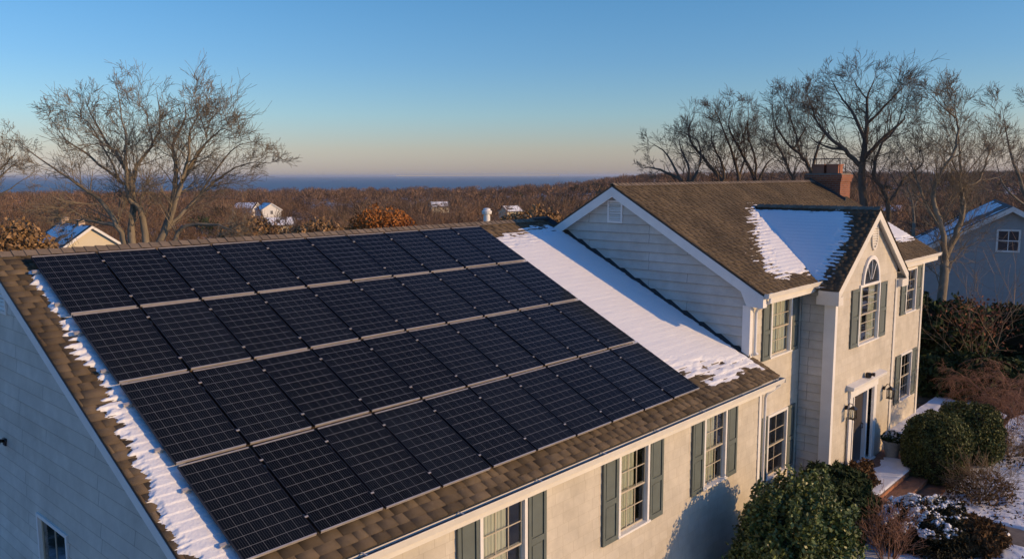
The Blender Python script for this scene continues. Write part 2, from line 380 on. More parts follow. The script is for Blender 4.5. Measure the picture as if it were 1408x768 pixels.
def ridge_caps(name, a, b, s1, s2, m, parent, step=.16, wd=.15, lift=.02):
    """overlapping folded cap pieces along a ridge from a to b; s1, s2 are the two down-slope directions"""
    a, b, s1, s2 = Vector(a), Vector(b), Vector(s1).normalized(), Vector(s2).normalized(); d = (b-a); L = d.length; d.normalize(); up = Vector((0, 0, 1))
    mb = MB(); n = int(L/step)
    for i in range(n):
        p = a+d*(i*step); q = a+d*((i+1)*step+.02); h0 = lift+.014+random.uniform(0, .006); h1 = lift
        mb.add([p+up*h0+s1*wd, p+up*(h0+.008), p+up*h0+s2*wd, q+up*h1+s2*wd, q+up*(h1+.008), q+up*h1+s1*wd, p+up*(h0-.016)+s1*wd, p+up*(h0-.016), p+up*(h0-.016)+s2*wd],
               [(0, 1, 4, 5), (1, 2, 3, 4), (0, 6, 7, 1), (1, 7, 8, 2)])
    return mb.build(name, m, parent)
def lapwall(mb, fr, poly, holes, course=.2, lip=.016):
    """horizontal courses over a convex outline (u,v) with rectangular openings"""
    vs = [p[1] for p in poly]; v0, v1 = min(vs), max(vs)
    cuts = set([v0, v1])
    k = math.floor(v0/course)
    while k*course < v1:
        if k*course > v0: cuts.add(k*course)
        k += 1
    for p in poly: cuts.add(p[1])
    for h in holes: cuts.add(h[2]); cuts.add(h[3])
    cuts = sorted(c for c in cuts if v0 <= c <= v1)
    def ends(v):
        xs = []
        for i in range(len(poly)):
            a, b = poly[i], poly[(i+1) % len(poly)]
            if (a[1]-v)*(b[1]-v) <= 0 and a[1] != b[1]: xs.append(a[0]+(b[0]-a[0])*(v-a[1])/(b[1]-a[1]))
        return min(xs), max(xs)
    for a, b in zip(cuts[:-1], cuts[1:]):
        if b-a < 1e-5: continue
        e0, e1 = ends(a+1e-6), ends(b-1e-6)
        ka = (a/course+1e-7) % 1; kb = (b/course-1e-7) % 1
        na_, nb_ = lip*(1-ka), lip*(1-kb); mid = (a+b)/2
        segs = [(None, None)]; cutu = sorted((h[0], h[1]) for h in holes if h[2] < mid < h[3])
        pieces = []; left = None
        for c in cutu: pieces.append((left, c[0])); left = c[1]
        pieces.append((left, None))
        for l, r in pieces:
            la, lb = (e0[0], e1[0]) if l is None else (l, l); ra, rb = (e0[1], e1[1]) if r is None else (r, r)
            vs4 = [fr.p(la, a, na_), fr.p(ra, a, na_), fr.p(rb, b, nb_), fr.p(lb, b, nb_)]
            fs = [(0, 1, 2, 3)]
            if ka < .01: vs4 += [fr.p(ra, a, -.001), fr.p(la, a, -.001)]; fs.append((0, 5, 4, 1))
            mb.add(vs4, fs)
def window(parent, fr, u0, u1, v0, v1, cols=3, shut=(.42, .42), curtain='right', sub=True, casing=.07, rows=2):
    """double-hung window: casing (u0..u1, v0..v1 outer), sashes, muntins, panes, curtain, dark room, shutters"""
    c = casing; mb = MB()
    fr.box(mb, u0, u0+c, v0+c*.6, v1, -.04, .05); fr.box(mb, u1-c, u1, v0+c*.6, v1, -.04, .05)
    fr.box(mb, u0+c, u1-c, v1-c, v1, -.04, .048); fr.box(mb, u0-.03, u1+.03, v0, v0+c*.6, -.04, .075)
    win = mb.build('window', M_WHITE, parent, bevel=.005)
    a0, a1, b0, b1 = u0+c, u1-c, v0+c*.6, v1-c; vm = (b0+b1)/2; t = .032
    for (q0, q1, dn) in ((b0, vm+.02, -.035), (vm-.02, b1, -.005)):
        mb = MB()
        fr.box(mb, a0, a0+t, q0, q1, dn-.025, dn); fr.box(mb, a1-t, a1, q0, q1, dn-.025, dn)
        fr.box(mb, a0+t, a1-t, q0, q0+t, dn-.025, dn); fr.box(mb, a0+t, a1-t, q1-t, q1, dn-.025, dn)
        for i in range(1, cols):
            x = a0+t+(a1-a0-2*t)*i/cols; fr.box(mb, x-.0075, x+.0075, q0+t, q1-t, dn-.02, dn-.004)
        for j in range(1, rows):
            z = q0+t+(q1-q0-2*t)*j/rows; fr.box(mb, a0+t, a1-t, z-.0075, z+.0075, dn-.021, dn-.005)
        mb.build('sash', M_SASH, win)
        mb = MB(); mb.add([fr.p(a0+t, q0+t, dn-.015), fr.p(a1-t, q0+t, dn-.015), fr.p(a1-t, q1-t, dn-.015), fr.p(a0+t, q1-t, dn-.015)], [(0, 1, 2, 3)])
        mb.build('pane', M_GLASS, win)
    # room behind, open towards the glass
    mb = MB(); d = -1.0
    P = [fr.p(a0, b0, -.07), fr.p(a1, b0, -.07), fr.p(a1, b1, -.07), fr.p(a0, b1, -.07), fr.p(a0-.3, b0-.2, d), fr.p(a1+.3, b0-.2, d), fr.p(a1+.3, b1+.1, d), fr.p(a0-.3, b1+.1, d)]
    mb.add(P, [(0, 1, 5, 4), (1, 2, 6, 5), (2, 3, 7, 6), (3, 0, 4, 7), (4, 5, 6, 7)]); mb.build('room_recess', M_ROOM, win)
    # pleated curtain
    spans = {'right': [(a0+.01, a0+(a1-a0)*.70)], 'both': [(a0, a0+(a1-a0)*.36), (a1-(a1-a0)*.36, a1)], 'full': [(a0, a1)], 'none': []}[curtain]
    for (x0, x1) in spans:
        n = 40; V = []; Fq = []
        for i in range(n+1):
            x = x0+(x1-x0)*i/n; dd = -.10+.016*math.sin(i*1.35)+.008*math.sin(i*.6)
            V += [fr.p(x, b0+.02, dd), fr.p(x, b1, dd)]
        for i in range(n): Fq.append((2*i, 2*i+2, 2*i+3, 2*i+1))
        m2 = MB(); m2.add(V, Fq); m2.build('curtain', M_CURTAIN, win, smooth=True)
    for side, sw in ((-1, shut[0]), (1, shut[1])):
        if sw <= 0: continue
        x0 = u0-.02-sw if side < 0 else u1+.02; x1 = x0+sw; z0 = v0+.0; z1 = v1-.0
        mb = MB(); st = min(.07, sw*.18); zm = z0+(z1-z0)*.47
        fr.box(mb, x0, x0+st, z0, z1, .018, .055); fr.box(mb, x1-st, x1, z0, z1, .018, .055)
        for (q0, q1) in ((z0, z0+.1), (zm-.05, zm+.05), (z1-.08, z1)): fr.box(mb, x0+st, x1-st, q0, q1, .018, .055)
        fr.box(mb, x0+st, x1-st, z0+.1, zm-.05, .018, .03); fr.box(mb, x0+st, x1-st, zm+.05, z1-.08, .018, .03)
        g = .03
        fr.box(mb, x0+st+g, x1-st-g, z0+.1+g, zm-.05-g, .03, .044); fr.box(mb, x0+st+g, x1-st-g, zm+.05+g, z1-.08-g, .03, .044)
        mb.build('shutter', M_SHUT, parent, bevel=.004)
    return (u0+.005, u1-.005, v0+.005, v1-.005)

house = empty('house', (0, 0, 0))
tag(house, 'cream shingled two-storey house with brown roofs, brick chimney and a low wing carrying solar panels', 'house')
AX0, AX1 = -.32, 13.32; AYF = -6.45; ABY = 7.0
BX0, BX1, BYF, BYB = 13.6, 27.15, -5.95, 1.85
# --- low wing
fA = Fr((0, AYF, 0), (1, 0, 0), (0, -1, 0)); holesA = []
ZWIN = -3.74
for (u0, u1, s, cur) in ((3.83, 4.92, (.45, .45), 'right'), (7.47, 8.5, (.47, .47), 'right'), (10.6, 11.6, (.46, .46), 'right'), (.55, 1.55, (.45, .45), 'both')):
    holesA.append(window(house, fA, u0, u1, ZWIN-1.66, ZWIN, shut=s, curtain=cur))
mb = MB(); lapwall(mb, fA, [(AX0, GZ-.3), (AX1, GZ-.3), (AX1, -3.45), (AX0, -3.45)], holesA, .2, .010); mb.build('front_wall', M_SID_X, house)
fAL = Fr((AX0, 0, 0), (0, -1, 0), (-1, 0, 0))
zr = za(RAY)-.06
wl = []
wl.append(window(house, fAL, .47, 1.78, -5.75, -4.12, cols=2, rows=1, shut=(0, 0), curtain='none', casing=.06))
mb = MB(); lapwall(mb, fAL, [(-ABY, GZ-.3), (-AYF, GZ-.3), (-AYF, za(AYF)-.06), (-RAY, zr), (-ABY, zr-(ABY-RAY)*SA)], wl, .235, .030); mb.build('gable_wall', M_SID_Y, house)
mb = MB(); mb.box((AX0+.01, ABY-.1, GZ-.3), (AX1, ABY, zr-(ABY-RAY)*SA)); mb.box((AX1-.1, AYF+.02, GZ-.3), (AX1-.002, BYF+.2, -3.62)); mb.build('rear_wall', M_SID_X, house)
# vent in the low wing's gable
def louvre(fr, u0, u1, v0, v1, n, parent, m=M_WHITE):
    mb = MB(); t = .05
    fr.box(mb, u0, u0+t, v0, v1, .01, .05); fr.box(mb, u1-t, u1, v0, v1, .01, .05); fr.box(mb, u0+t, u1-t, v0, v0+t, .01, .048); fr.box(mb, u0+t, u1-t, v1-t, v1, .01, .048)
    v = mb.build('gable_vent', m, parent); mb = MB()
    for i in range(n):
        z = v0+t+(v1-v0-2*t)*(i+.5)/n; h = (v1-v0-2*t)/n*.36
        mb.pbox([fr.p(u0+t, z-h, .04), fr.p(u1-t, z-h, .04), fr.p(u1-t, z-h+.006, .046), fr.p(u0+t, z-h+.006, .046), fr.p(u0+t, z+h*.6, .012), fr.p(u1-t, z+h*.6, .012), fr.p(u1-t, z+h*.6+.01, .016), fr.p(u0+t, z+h*.6+.01, .016)])
    mb.build('slats', m, v)
louvre(fAL, -.85, -.22, -.95, -.22, 9, house)
# roof decks
def deck(name, pts, th, m, parent):
    """a slab: four top corners, thickness downwards"""
    mb = MB(); P = [Vector(p) for p in pts]; mb.pbox([p-Vector((0, 0, th)) for p in P]+P); return mb.build(name, m, parent)
RX0, RX1 = -.55, 13.75
nA = Vector((0, -SA, 1)).normalized(); sA = Vector((0, -1, -SA)).normalized()
roofA = deck('roof', [(RX0, RAY, za(RAY)), (RX0, -6.68, za(-6.68)), (RX1, -6.68, za(-6.68)), (RX1, RAY, za(RAY))], .05, M_DARKMETAL, house)
zb = za(RAY)-(7.3-RAY)*SA
deck('roof', [(RX0, 7.3, zb), (RX0, RAY, za(RAY)), (13.55, RAY, za(RAY)), (13.55, 7.3, zb)], .05, M_SHIN_A, house)
LA = (RAY+6.705)/math.cos(TA)
shingles('shingles', (0, RAY, za(RAY)), (1, 0, 0), sA, nA, LA, lambda s: (RX0, RX1 if RAY-s*math.cos(TA) < -5.9 else 13.59), M_SHIN_A, roofA, expo=.165, tabw=.27, t=.016, seed=3)
ridge_caps('ridge_cap', (RX0, RAY, za(RAY)+.012), (13.5, RAY, za(RAY)+.012), sA, Vector((0, 1, -SA)), M_RIDGE, roofA, step=.19, wd=.17)
# rake boards, eave, gutter
mb = MB()
for (x0, x1) in ((RX0-.004, AX0+.0),):
    for s in (1,):
        a = (x0, RAY, za(RAY)-.052); b = (x0, -6.7, za(-6.7)-.052)
        mb.pbox([(x0, RAY, za(RAY)-.22), (x0, -6.7, za(-6.7)-.22), (x0+.03, -6.7, za(-6.7)-.22), (x0+.03, RAY, za(RAY)-.22), a, b, (x0+.03, b[1], b[2]), (x0+.03, a[1], a[2])])
        mb.pbox([(x0, 7.3, zb-.22), (x0, RAY, za(RAY)-.22), (x0+.03, RAY, za(RAY)-.22), (x0+.03, 7.3, zb-.22), (x0, 7.3, zb-.052), a, (x0+.03, a[1], a[2]), (x0+.03, 7.3, zb-.052)])
        # soffit under the rake
        mb.pbox([(x0+.03, RAY, za(RAY)-.20), (x0+.03, -6.7, za(-6.7)-.20), (AX0, -6.7, za(-6.7)-.20), (AX0, RAY, za(RAY)-.20), (x0+.03, RAY, za(RAY)-.18), (x0+.03, -6.7, za(-6.7)-.18), (AX0, -6.7, za(-6.7)-.18), (AX0, RAY, za(RAY)-.18)])
xr = RX1
mb.pbox([(xr-.02, -5.9, za(-5.9)-.2), (xr-.02, -6.7, za(-6.7)-.2), (xr+.004, -6.7, za(-6.7)-.2), (xr+.004, -5.9, za(-5.9)-.2), (xr-.02, -5.9, za(-5.9)-.052), (xr-.02, -6.7, za(-6.7)-.052), (xr+.004, -6.7, za(-6.7)-.052), (xr+.004, -5.9, za(-5.9)-.052)])
mb.build('rake_board', M_WHITE, house)
ze = za(-6.68)
mb = MB(); mb.box((AX0, -6.66, ze-.30), (RX1-.02, AYF-.02, ze-.28)); mb.box((AX0, AYF-.045, ze-.42), (AX1, AYF-.018, ze-.302)); mb.box((RX0, -6.69, ze-.30), (RX1-.02, -6.665, ze-.07)); mb.build('eave_trim', M_TRIM, house)
def gutter(name, x0, x1, y, z, parent, m=M_TRIM, wd=.12, h=.11):
    mb = MB()
    mb.box((x0, y-.006, z-h), (x1, y, z-.02)); mb.box((x0, y-wd+.03, z-h), (x1, y-.006, z-h+.006))
    mb.pbox([(x0, y-wd+.03, z-h), (x1, y-wd+.03, z-h), (x1, y-wd+.036, z-h), (x0, y-wd+.036, z-h), (x0, y-wd, z), (x1, y-wd, z), (x1, y-wd+.006, z), (x0, y-wd+.006, z)])
    mb.box((x0, y-wd-.008, z-.004), (x1, y-wd+.004, z+.008))
    mb.box((x0-.004, y-wd, z-h), (x0, y, z)); mb.box((x1, y-wd, z-h), (x1+.004, y, z))
    g = mb.build(name, m, parent)
    mb = MB(); mb.box((x0+.01, y-wd+.03, z-h+.008), (x1-.01, y-.01, z-h+.05)); mb.build('gutter_debris', mat('wet_leaves', (.03, .022, .016), rough=.8, c2=(.07, .05, .035), vscale=20, bump=.6), g)
    mb = MB(); n = int((x1-x0)/1.6)
    for i in range(n+1):
        x = x0+.3+(x1-x0-.6)*i/max(1, n); mb.box((x, y-wd, z-.012), (x+.02, y, z-.004))
    mb.build('hanger', m, g)
    return g
gutter('gutter', RX0, RX1-.03, -6.70, ze-.035, house, wd=.16)
def downspout(pts, parent, r=.035):
    mb = MB(); mb.tube(pts, r, 8); mb.build('downspout', M_WHITE, parent, smooth=False)
mb = MB(); mb.box((AX1-.13, AYF-.03, GZ), (AX1+.012, AYF-.008, ze-.31)); mb.box((AX1-.01, AYF-.03, GZ), (AX1+.014, AYF+.12, ze-.31)); mb.build('corner_board', M_WHITE, house)
mb = MB(); mb.box((AX0-.044, AYF-.03, GZ), (AX0+.12, AYF-.012, ze-.31)); mb.box((AX0-.045, AYF-.028, GZ), (AX0-.012, AYF+.12, ze-.31)); mb.build('corner_board', M_WHITE, house)
downspout([(13.66, -6.76, ze-.1), (13.66, -6.74, ze-.22), (13.40, -6.55, ze-.42), (13.38, -6.53, ze-.5), (13.38, -6.53, GZ+.1)], house)
# flashing step along the two-storey wall
mb = MB(); mb.pbox([(13.50, RAY, za(RAY)+.02), (13.50, -6.0, za(-6.0)+.02), (13.6, -6.0, za(-6.0)+.02), (13.6, RAY, za(RAY)+.02), (13.54, RAY, za(RAY)+.05), (13.54, -6.0, za(-6.0)+.05), (13.6, -6.0, za(-6.0)+.12), (13.6, RAY, za(RAY)+.12)]); mb.build('flashing', M_DARKMETAL, house)
mb = MB(); mb.box((13.0, .28, za(RAY)+.0), (13.6, .5, za(RAY)+.07)); mb.build('flashing', M_DARKMETAL, house)
# flood light on the gable wall
mb = MB(); fAL.box(mb, -.96, -.82, -3.3, -3.18, .01, .05); mb.tube([fAL.p(-.89, -3.22, .05), fAL.p(-.87, -3.2, .12), fAL.p(-.82, -3.26, .2)], [.03, .035, .06], 8); mb.build('flood_light', M_LANTERN, house, smooth=True)

# --- two-storey block
SB = .578; RBY, RBZ = -2.03, 1.03
def zB(y): return RBZ-abs(y-RBY)*SB
cB = math.cos(math.atan(SB)); nB = Vector((0, -SB, 1)).normalized(); sB = Vector((0, -1, -SB)).normalized()
CX0, CX1, CYF = 16.6, 21.35, -6.85; RCX, RCZ, SC = 19.12, .35, .716
def zC(x): return RCZ-abs(x-RCX)*SC
BRX0, BRX1 = 13.4, 27.3; BEY = -6.36
fB = Fr((0, BYF, 0), (1, 0, 0), (0, -1, 0)); holes = []
holes.append(window(house, fB, 14.72, 15.95, -3.30, -1.80, cols=2, shut=(.42, .42), curtain='full'))
holes.append(window(house, fB, 14.74, 15.92, -6.50, -4.78, cols=2, shut=(.42, .42), curtain='none'))
holes.append(window(house, fB, 25.25, 26.35, -3.5, -1.93, cols=2, shut=(.5, .5), curtain='none'))
holes.append(window(house, fB, 25.1, 26.3, -6.6, -4.9, cols=2, shut=(.5, .5), curtain='none'))
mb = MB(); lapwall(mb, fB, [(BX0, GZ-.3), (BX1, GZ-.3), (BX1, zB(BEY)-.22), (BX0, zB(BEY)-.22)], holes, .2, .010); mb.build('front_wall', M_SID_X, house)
mb = MB(); lapwall(mb, fB, [(AX1-.05, GZ-.3), (BX0, GZ-.3), (BX0, za(BYF)-.07), (AX1-.05, za(BYF)-.07)], [], .2, .010); mb.build('front_wall', M_SID_X, house)
fBL = Fr((BX0, 0, 0), (0, -1, 0), (-1, 0, 0))
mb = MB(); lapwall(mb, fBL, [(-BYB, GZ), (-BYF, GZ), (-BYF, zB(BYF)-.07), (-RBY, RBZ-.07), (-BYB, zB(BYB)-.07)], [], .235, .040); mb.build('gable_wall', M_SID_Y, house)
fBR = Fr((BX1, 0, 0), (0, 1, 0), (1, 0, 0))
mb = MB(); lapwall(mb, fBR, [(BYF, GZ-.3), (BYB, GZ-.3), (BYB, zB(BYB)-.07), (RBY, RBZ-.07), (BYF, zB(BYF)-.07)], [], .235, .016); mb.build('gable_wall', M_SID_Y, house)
mb = MB(); mb.box((BX0, BYB-.1, GZ-.3), (BX1, BYB, zB(BYB)-.07)); mb.build('rear_wall', M_SID_X, house)
roofB = deck('roof', [(BRX0, RBY, RBZ), (BRX0, BEY, zB(BEY)), (BRX1, BEY, zB(BEY)), (BRX1, RBY, RBZ)], .06, M_DARKMETAL, house)
deck('roof', [(BRX0, 2.3, zB(2.3)), (BRX0, RBY, RBZ), (BRX1, RBY, RBZ), (BRX1, 2.3, zB(2.3))], .06, M_SHIN_B, house)
shingles('shingles', (0, RBY, RBZ), (1, 0, 0), sB, nB, (RBY-BEY+.04)/cB, lambda s: (BRX0, BRX1), M_SHIN_B, roofB, expo=.14, tabw=.24, t=.013, seed=9)
ridge_caps('ridge_cap', (BRX0, RBY, RBZ+.01), (BRX1, RBY, RBZ+.01), sB, Vector((0, 1, -SB)), M_RIDGE, roofB, step=.2, wd=.14)
def rakeboard(x, t, h, ys, zf, m=M_WHITE, drop=.055):
    mb = MB()
    for (y0, y1) in zip(ys[:-1], ys[1:]):
        mb.pbox([(x, y0, zf(y0)-h-drop), (x, y1, zf(y1)-h-drop), (x+t, y1, zf(y1)-h-drop), (x+t, y0, zf(y0)-h-drop), (x, y0, zf(y0)-drop), (x, y1, zf(y1)-drop), (x+t, y1, zf(y1)-drop), (x+t, y0, zf(y0)-drop)])
    return mb
mb = rakeboard(BRX0-.004, .03, .26, (2.3, RBY, BEY-.02), zB)
for xx in ((BRX0+.026, BX0-.0),):   # soffit
    for (y0, y1) in ((2.3, RBY), (RBY, BEY)):
        mb.pbox([(xx[0], y0, zB(y0)-.25), (xx[0], y1, zB(y1)-.25), (xx[1], y1, zB(y1)-.25), (xx[1], y0, zB(y0)-.25), (xx[0], y0, zB(y0)-.23), (xx[0], y1, zB(y1)-.23), (xx[1], y1, zB(y1)-.23), (xx[1], y0, zB(y0)-.23)])
zeb = zB(BEY)
xq = BRX0-.010
PR = [(BEY-.022, zeb-.06), (BEY-.022, zeb-.34), (BYF-.02, zeb-.34), (BYF+.14, zB(BYF+.14)-.31), (BYF+.14, zB(BYF+.14)-.1)]
mb.add([(xq, y, z) for y, z in PR]+[(BX0-.013, y, z) for y, z in PR], [(0, 1, 2, 3, 4), (9, 8, 7, 6, 5)]+[(i, (i+1) % 5, (i+1) % 5+5, i+5) for i in range(5)])
mb.build('rake_board', M_WHITE, house)
mb = rakeboard(BRX1-.026, .03, .2, (2.3, RBY, BEY-.02), zB); mb.build('rake_board', M_TRIM, house)
mb = MB()
for (x0, x1) in ((BRX0+.2, CX0-.02), (CX1+.02, BRX1-.03)):
    mb.box((x0, BEY-.02, zeb-.28), (x1, BYF-.02, zeb-.26)); mb.box((x0, BEY-.022, zeb-.26), (x1, BEY+.006, zeb-.06)); mb.box((x0, BYF-.045, zeb-.34), (x1, BYF-.018, zeb-.282))
mb.build('eave_trim', M_TRIM, house)
gutter('gutter', BRX0+.02, CX0-.05, BEY-.03, zeb-.0, house); gutter('gutter', CX1+.5, BRX1-.02, BEY-.03, zeb, house)
mb = MB()
mb.box((BX0-.06, BYF-.03, -3.2), (BX0-.012, BYF+.15, zeb-.34)); mb.box((BX0-.06, BYF-.05, -3.2), (BX0+.12, BYF-.03, zeb-.34)); mb.build('corner_board', M_WHITE, house)
mb = MB(); mb.box((BX1-.13, BYF-.04, GZ), (BX1+.03, BYF-.015, zeb-.34)); mb.box((BX1+.016, BYF-.015, GZ), (BX1+.034, BYF+.12, zeb-.34)); mb.build('corner_board', M_TRIM, house)
downspout([(13.62, BEY-.09, zeb-.1), (13.62, BEY-.09, zeb-.2), (13.74, -6.1, zeb-.42), (13.76, BYF-.09, zeb-.52), (13.76, BYF-.09, -3.05), (13.74, BYF-.16, -2.98)], house, .04)
# --- front cross gable
fC = Fr((0, CYF, 0), (1, 0, 0), (0, -1, 0)); hC = []
VE = zC(CX0)-.07
# tall central window with arched top
u0, u1, v0, v1 = 18.25, 19.85, -3.42, -1.72
hC.append(window(house, fC, u0, u1, v0, v1, cols=2, shut=(.0, .0), curtain='both', rows=3))
arc = MB(); n = 24; cx = (u0+u1)/2; ra = (u1-u0)/2-.06; base = v1-.0
for i in range(n):
    a, b = math.pi*i/n, math.pi*(i+1)/n
    q = []
    for (rr, nn) in ((ra-.08, .01), (ra+.03, .01), (ra+.03, .07), (ra-.08, .07)):
        q.append((rr, nn))
    for (j, k) in ((0, 3), (3, 2), (2, 1)):
        pts = [fC.p(cx+q[j][0]*math.cos(a)*.86, base+q[j][0]*math.sin(a)*1.0, q[j][1]), fC.p(cx+q[j][0]*math.cos(b)*.86, base+q[j][0]*math.sin(b), q[j][1]), fC.p(cx+q[k][0]*math.cos(b)*.86, base+q[k][0]*math.sin(b), q[k][1]), fC.p(cx+q[k][0]*math.cos(a)*.86, base+q[k][0]*math.sin(a), q[k][1])]
        arc.add(pts, [(0, 1, 2, 3)])
fan = arc.build('fanlight', M_WHITE, house)
g = MB(); g.add([fC.p(cx, base, .028)]+[fC.p(cx+(ra-.08)*math.cos(math.pi*i/n)*.86, base+(ra-.08)*math.sin(math.pi*i/n), .028) for i in range(n+1)], [(0, i+1, i+2) for i in range(n)]); g.build('pane', mat('dark_glazing', (.03, .035, .04), rough=.05, spec=.8), fan)
g = MB()
for an in (52, 90, 128):
    a = R(an); g.tube([fC.p(cx+.12*math.cos(a), base+.12*math.sin(a), .045), fC.p(cx+(ra-.08)*math.cos(a)*.86, base+(ra-.08)*math.sin(a), .045)], .012, 5)

g.build('muntin', M_WHITE, fan)
def shutter_pair(fr, xs, z0, z1):
    for (x0, x1) in xs:
        mb = MB(); st = .07; zm = z0+(z1-z0)*.5
        fr.box(mb, x0, x0+st, z0, z1, .018, .055); fr.box(mb, x1-st, x1, z0, z1, .018, .055)
        for (q0, q1) in ((z0, z0+.1), (zm-.05, zm+.05), (z1-.08, z1)): fr.box(mb, x0+st, x1-st, q0, q1, .018, .055)
        fr.box(mb, x0+st, x1-st, z0+.1, zm-.05, .018, .03); fr.box(mb, x0+st, x1-st, zm+.05, z1-.08, .018, .03)
        fr.box(mb, x0+st+.03, x1-st-.03, z0+.13, zm-.08, .03, .044); fr.box(mb, x0+st+.03, x1-st-.03, zm+.08, z1-.11, .03, .044)
        mb.build('shutter', M_SHUT, house, bevel=.004)
shutter_pair(fC, [(17.68, 18.22), (19.88, 20.42)], -3.4, -1.8)
# door opening
DX0, DX1, DZ0, DZ1 = 18.05, 19.75, -6.97, -4.8
hC.append((DX0, DX1, DZ0, DZ1))
zpk = zC(RCX)-.07
mb = MB(); lapwall(mb, fC, [(CX0, GZ-.3), (CX1, GZ-.3), (CX1, zC(CX1)-.07), (RCX, zpk), (CX0, zC(CX0)-.07)], hC, .2, .010); mb.build('front_wall', M_SID_X, house)
fCL = Fr((CX0, 0, 0), (0, -1, 0), (-1, 0, 0))
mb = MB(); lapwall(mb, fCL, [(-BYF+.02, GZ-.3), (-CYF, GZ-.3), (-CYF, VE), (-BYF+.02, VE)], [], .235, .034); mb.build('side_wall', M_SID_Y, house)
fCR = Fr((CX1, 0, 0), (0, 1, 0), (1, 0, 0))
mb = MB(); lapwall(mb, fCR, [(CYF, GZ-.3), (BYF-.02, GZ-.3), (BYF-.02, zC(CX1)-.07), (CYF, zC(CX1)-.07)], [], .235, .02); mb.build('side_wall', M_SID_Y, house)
CFY = -7.02; cC = math.cos(math.atan(SC)); HS = 2.77
def valley_y(x): return min(RBY, RBY-(RBZ-zC(x))/SB)
roofC = None
for sg in (-1, 1):
    xe = RCX+sg*HS; ye = max(valley_y(xe), -6.55)
    mb = MB(); T = [(RCX, CFY, RCZ), (xe, CFY, zC(xe)), (xe, ye, zC(xe)), (RCX, valley_y(RCX), RCZ)]
    mb.pbox([(a, b, c-.05) for a, b, c in T]+T); rC = mb.build('gable_roof', M_DARKMETAL, house)
    S = Vector((sg, 0, -SC)).normalized(); N = Vector((sg*SC, 0, 1)).normalized()
    def ur(s, sg=sg): 
        x = RCX+sg*s*cC; return (CFY-.02, valley_y(x)+.03)
    shingles('shingles', (RCX, 0, RCZ), (0, 1, 0), S, N, HS/cC+.03, ur, M_SHIN_B, rC, expo=.14, tabw=.24, t=.013, seed=21+sg)
    if roofC is None: roofC = rC
ridge_caps('ridge_cap', (RCX, CFY-.01, RCZ+.012), (RCX, -3.25, RCZ+.012), (-1, 0, -SC), (1, 0, -SC), M_RIDGE, roofC, step=.2, wd=.14)
mb = MB()
for sg in (-1, 1):
    xe = RCX+sg*(HS+.0); h = .24
    for (x0, x1) in ((RCX, xe),):
        mb.pbox([(x0, CFY-.004, zC(x0)-.055-h), (x1, CFY-.004, zC(x1)-.055-h), (x1, CFY+.03, zC(x1)-.055-h), (x0, CFY+.03, zC(x0)-.055-h), (x0, CFY-.004, zC(x0)-.055), (x1, CFY-.004, zC(x1)-.055), (x1, CFY+.03, zC(x1)-.055), (x0, CFY+.03, zC(x0)-.055)])
        mb.pbox([(x0, CFY+.03, zC(x0)-.2), (x1, CFY+.03, zC(x1)-.2), (x1, CYF-.02, zC(x1)-.2), (x0, CYF-.02, zC(x0)-.2), (x0, CFY+.03, zC(x0)-.18), (x1, CFY+.03, zC(x1)-.18), (x1, CYF-.02, zC(x1)-.18), (x0, CYF-.02, zC(x0)-.18)])
ve = zC(RCX-HS)
mb.box((RCX-HS-.01, CFY-.01, ve-.42), (CX0+.05, BYF-.5, ve-.2)); mb.box((CX1-.02, CFY-.01, ve-.42), (RCX+HS+.01, BYF-.4, ve-.2))
mb.build('rake_board', M_TRIM, house)
mb = MB(); mb.box((RCX-HS-.02, CFY+.03, ve-.2), (RCX-HS+.01, -6.5, ve-.06)); mb.box((RCX+HS-.01, CFY+.03, ve-.2), (RCX+HS+.02, -6.5, ve-.06)); mb.build('eave_trim', M_TRIM, house)
mb = MB(); mb.box((CX0-.026, CYF-.035, GZ), (CX0+.1, CYF-.013, VE-.3)); mb.box((CX0-.046, CYF-.035, GZ), (CX0-.026, CYF+.26, VE-.3)); mb.build('corner_board', M_WHITE, house)
mb = MB(); mb.box((CX1-.12, CYF-.035, GZ), (CX1+.026, CYF-.013, VE-.3)); mb.box((CX1+.026, CYF-.035, GZ), (CX1+.045, CYF+.15, VE-.3)); mb.build('corner_board', M_TRIM, house)
# oval vent in the front gable, square vent in the side gable
mb = MB(); n = 28; ring = [(.2*math.cos(2*math.pi*i/n), .34*math.sin(2*math.pi*i/n)) for i in range(n)]
for i in range(n):
    a, b = ring[i], ring[(i+1) % n]; k = 1.25
    for (p, q) in (((a, b, .03, 1), (a, b, .05, 1)), ((a, b, .05, 1), (a, b, .05, k)), ((a, b, .05, k), (a, b, .01, k))):
        mb.add([fC.p(19.2+p[0][0]*p[3], -.40+p[0][1]*p[3], p[2]), fC.p(19.2+p[1][0]*p[3], -.40+p[1][1]*p[3], p[2]), fC.p(19.2+q[1][0]*q[3], -.40+q[1][1]*q[3], q[2]), fC.p(19.2+q[0][0]*q[3], -.40+q[0][1]*q[3], q[2])], [(0, 1, 2, 3)])
ov = mb.build('gable_vent', M_TRIM, house); mb = MB()
for i in range(9):
    z = -.31+.62*(i+.5)/9; hw = .2*math.sqrt(max(0, 1-(z/.34)**2))
    mb.pbox([fC.p(19.2-hw, -.4+z-.02, .05), fC.p(19.2+hw, -.4+z-.02, .05), fC.p(19.2+hw, -.4+z-.014, .055), fC.p(19.2-hw, -.4+z-.014, .055), fC.p(19.2-hw, -.4+z+.022, .02), fC.p(19.2+hw, -.4+z+.022, .02), fC.p(19.2+hw, -.4+z+.03, .024), fC.p(19.2-hw, -.4+z+.03, .024)])
mb.build('slats', M_TRIM, ov)
louvre(fBL, 1.78, 2.26, .02, .62, 8, house)
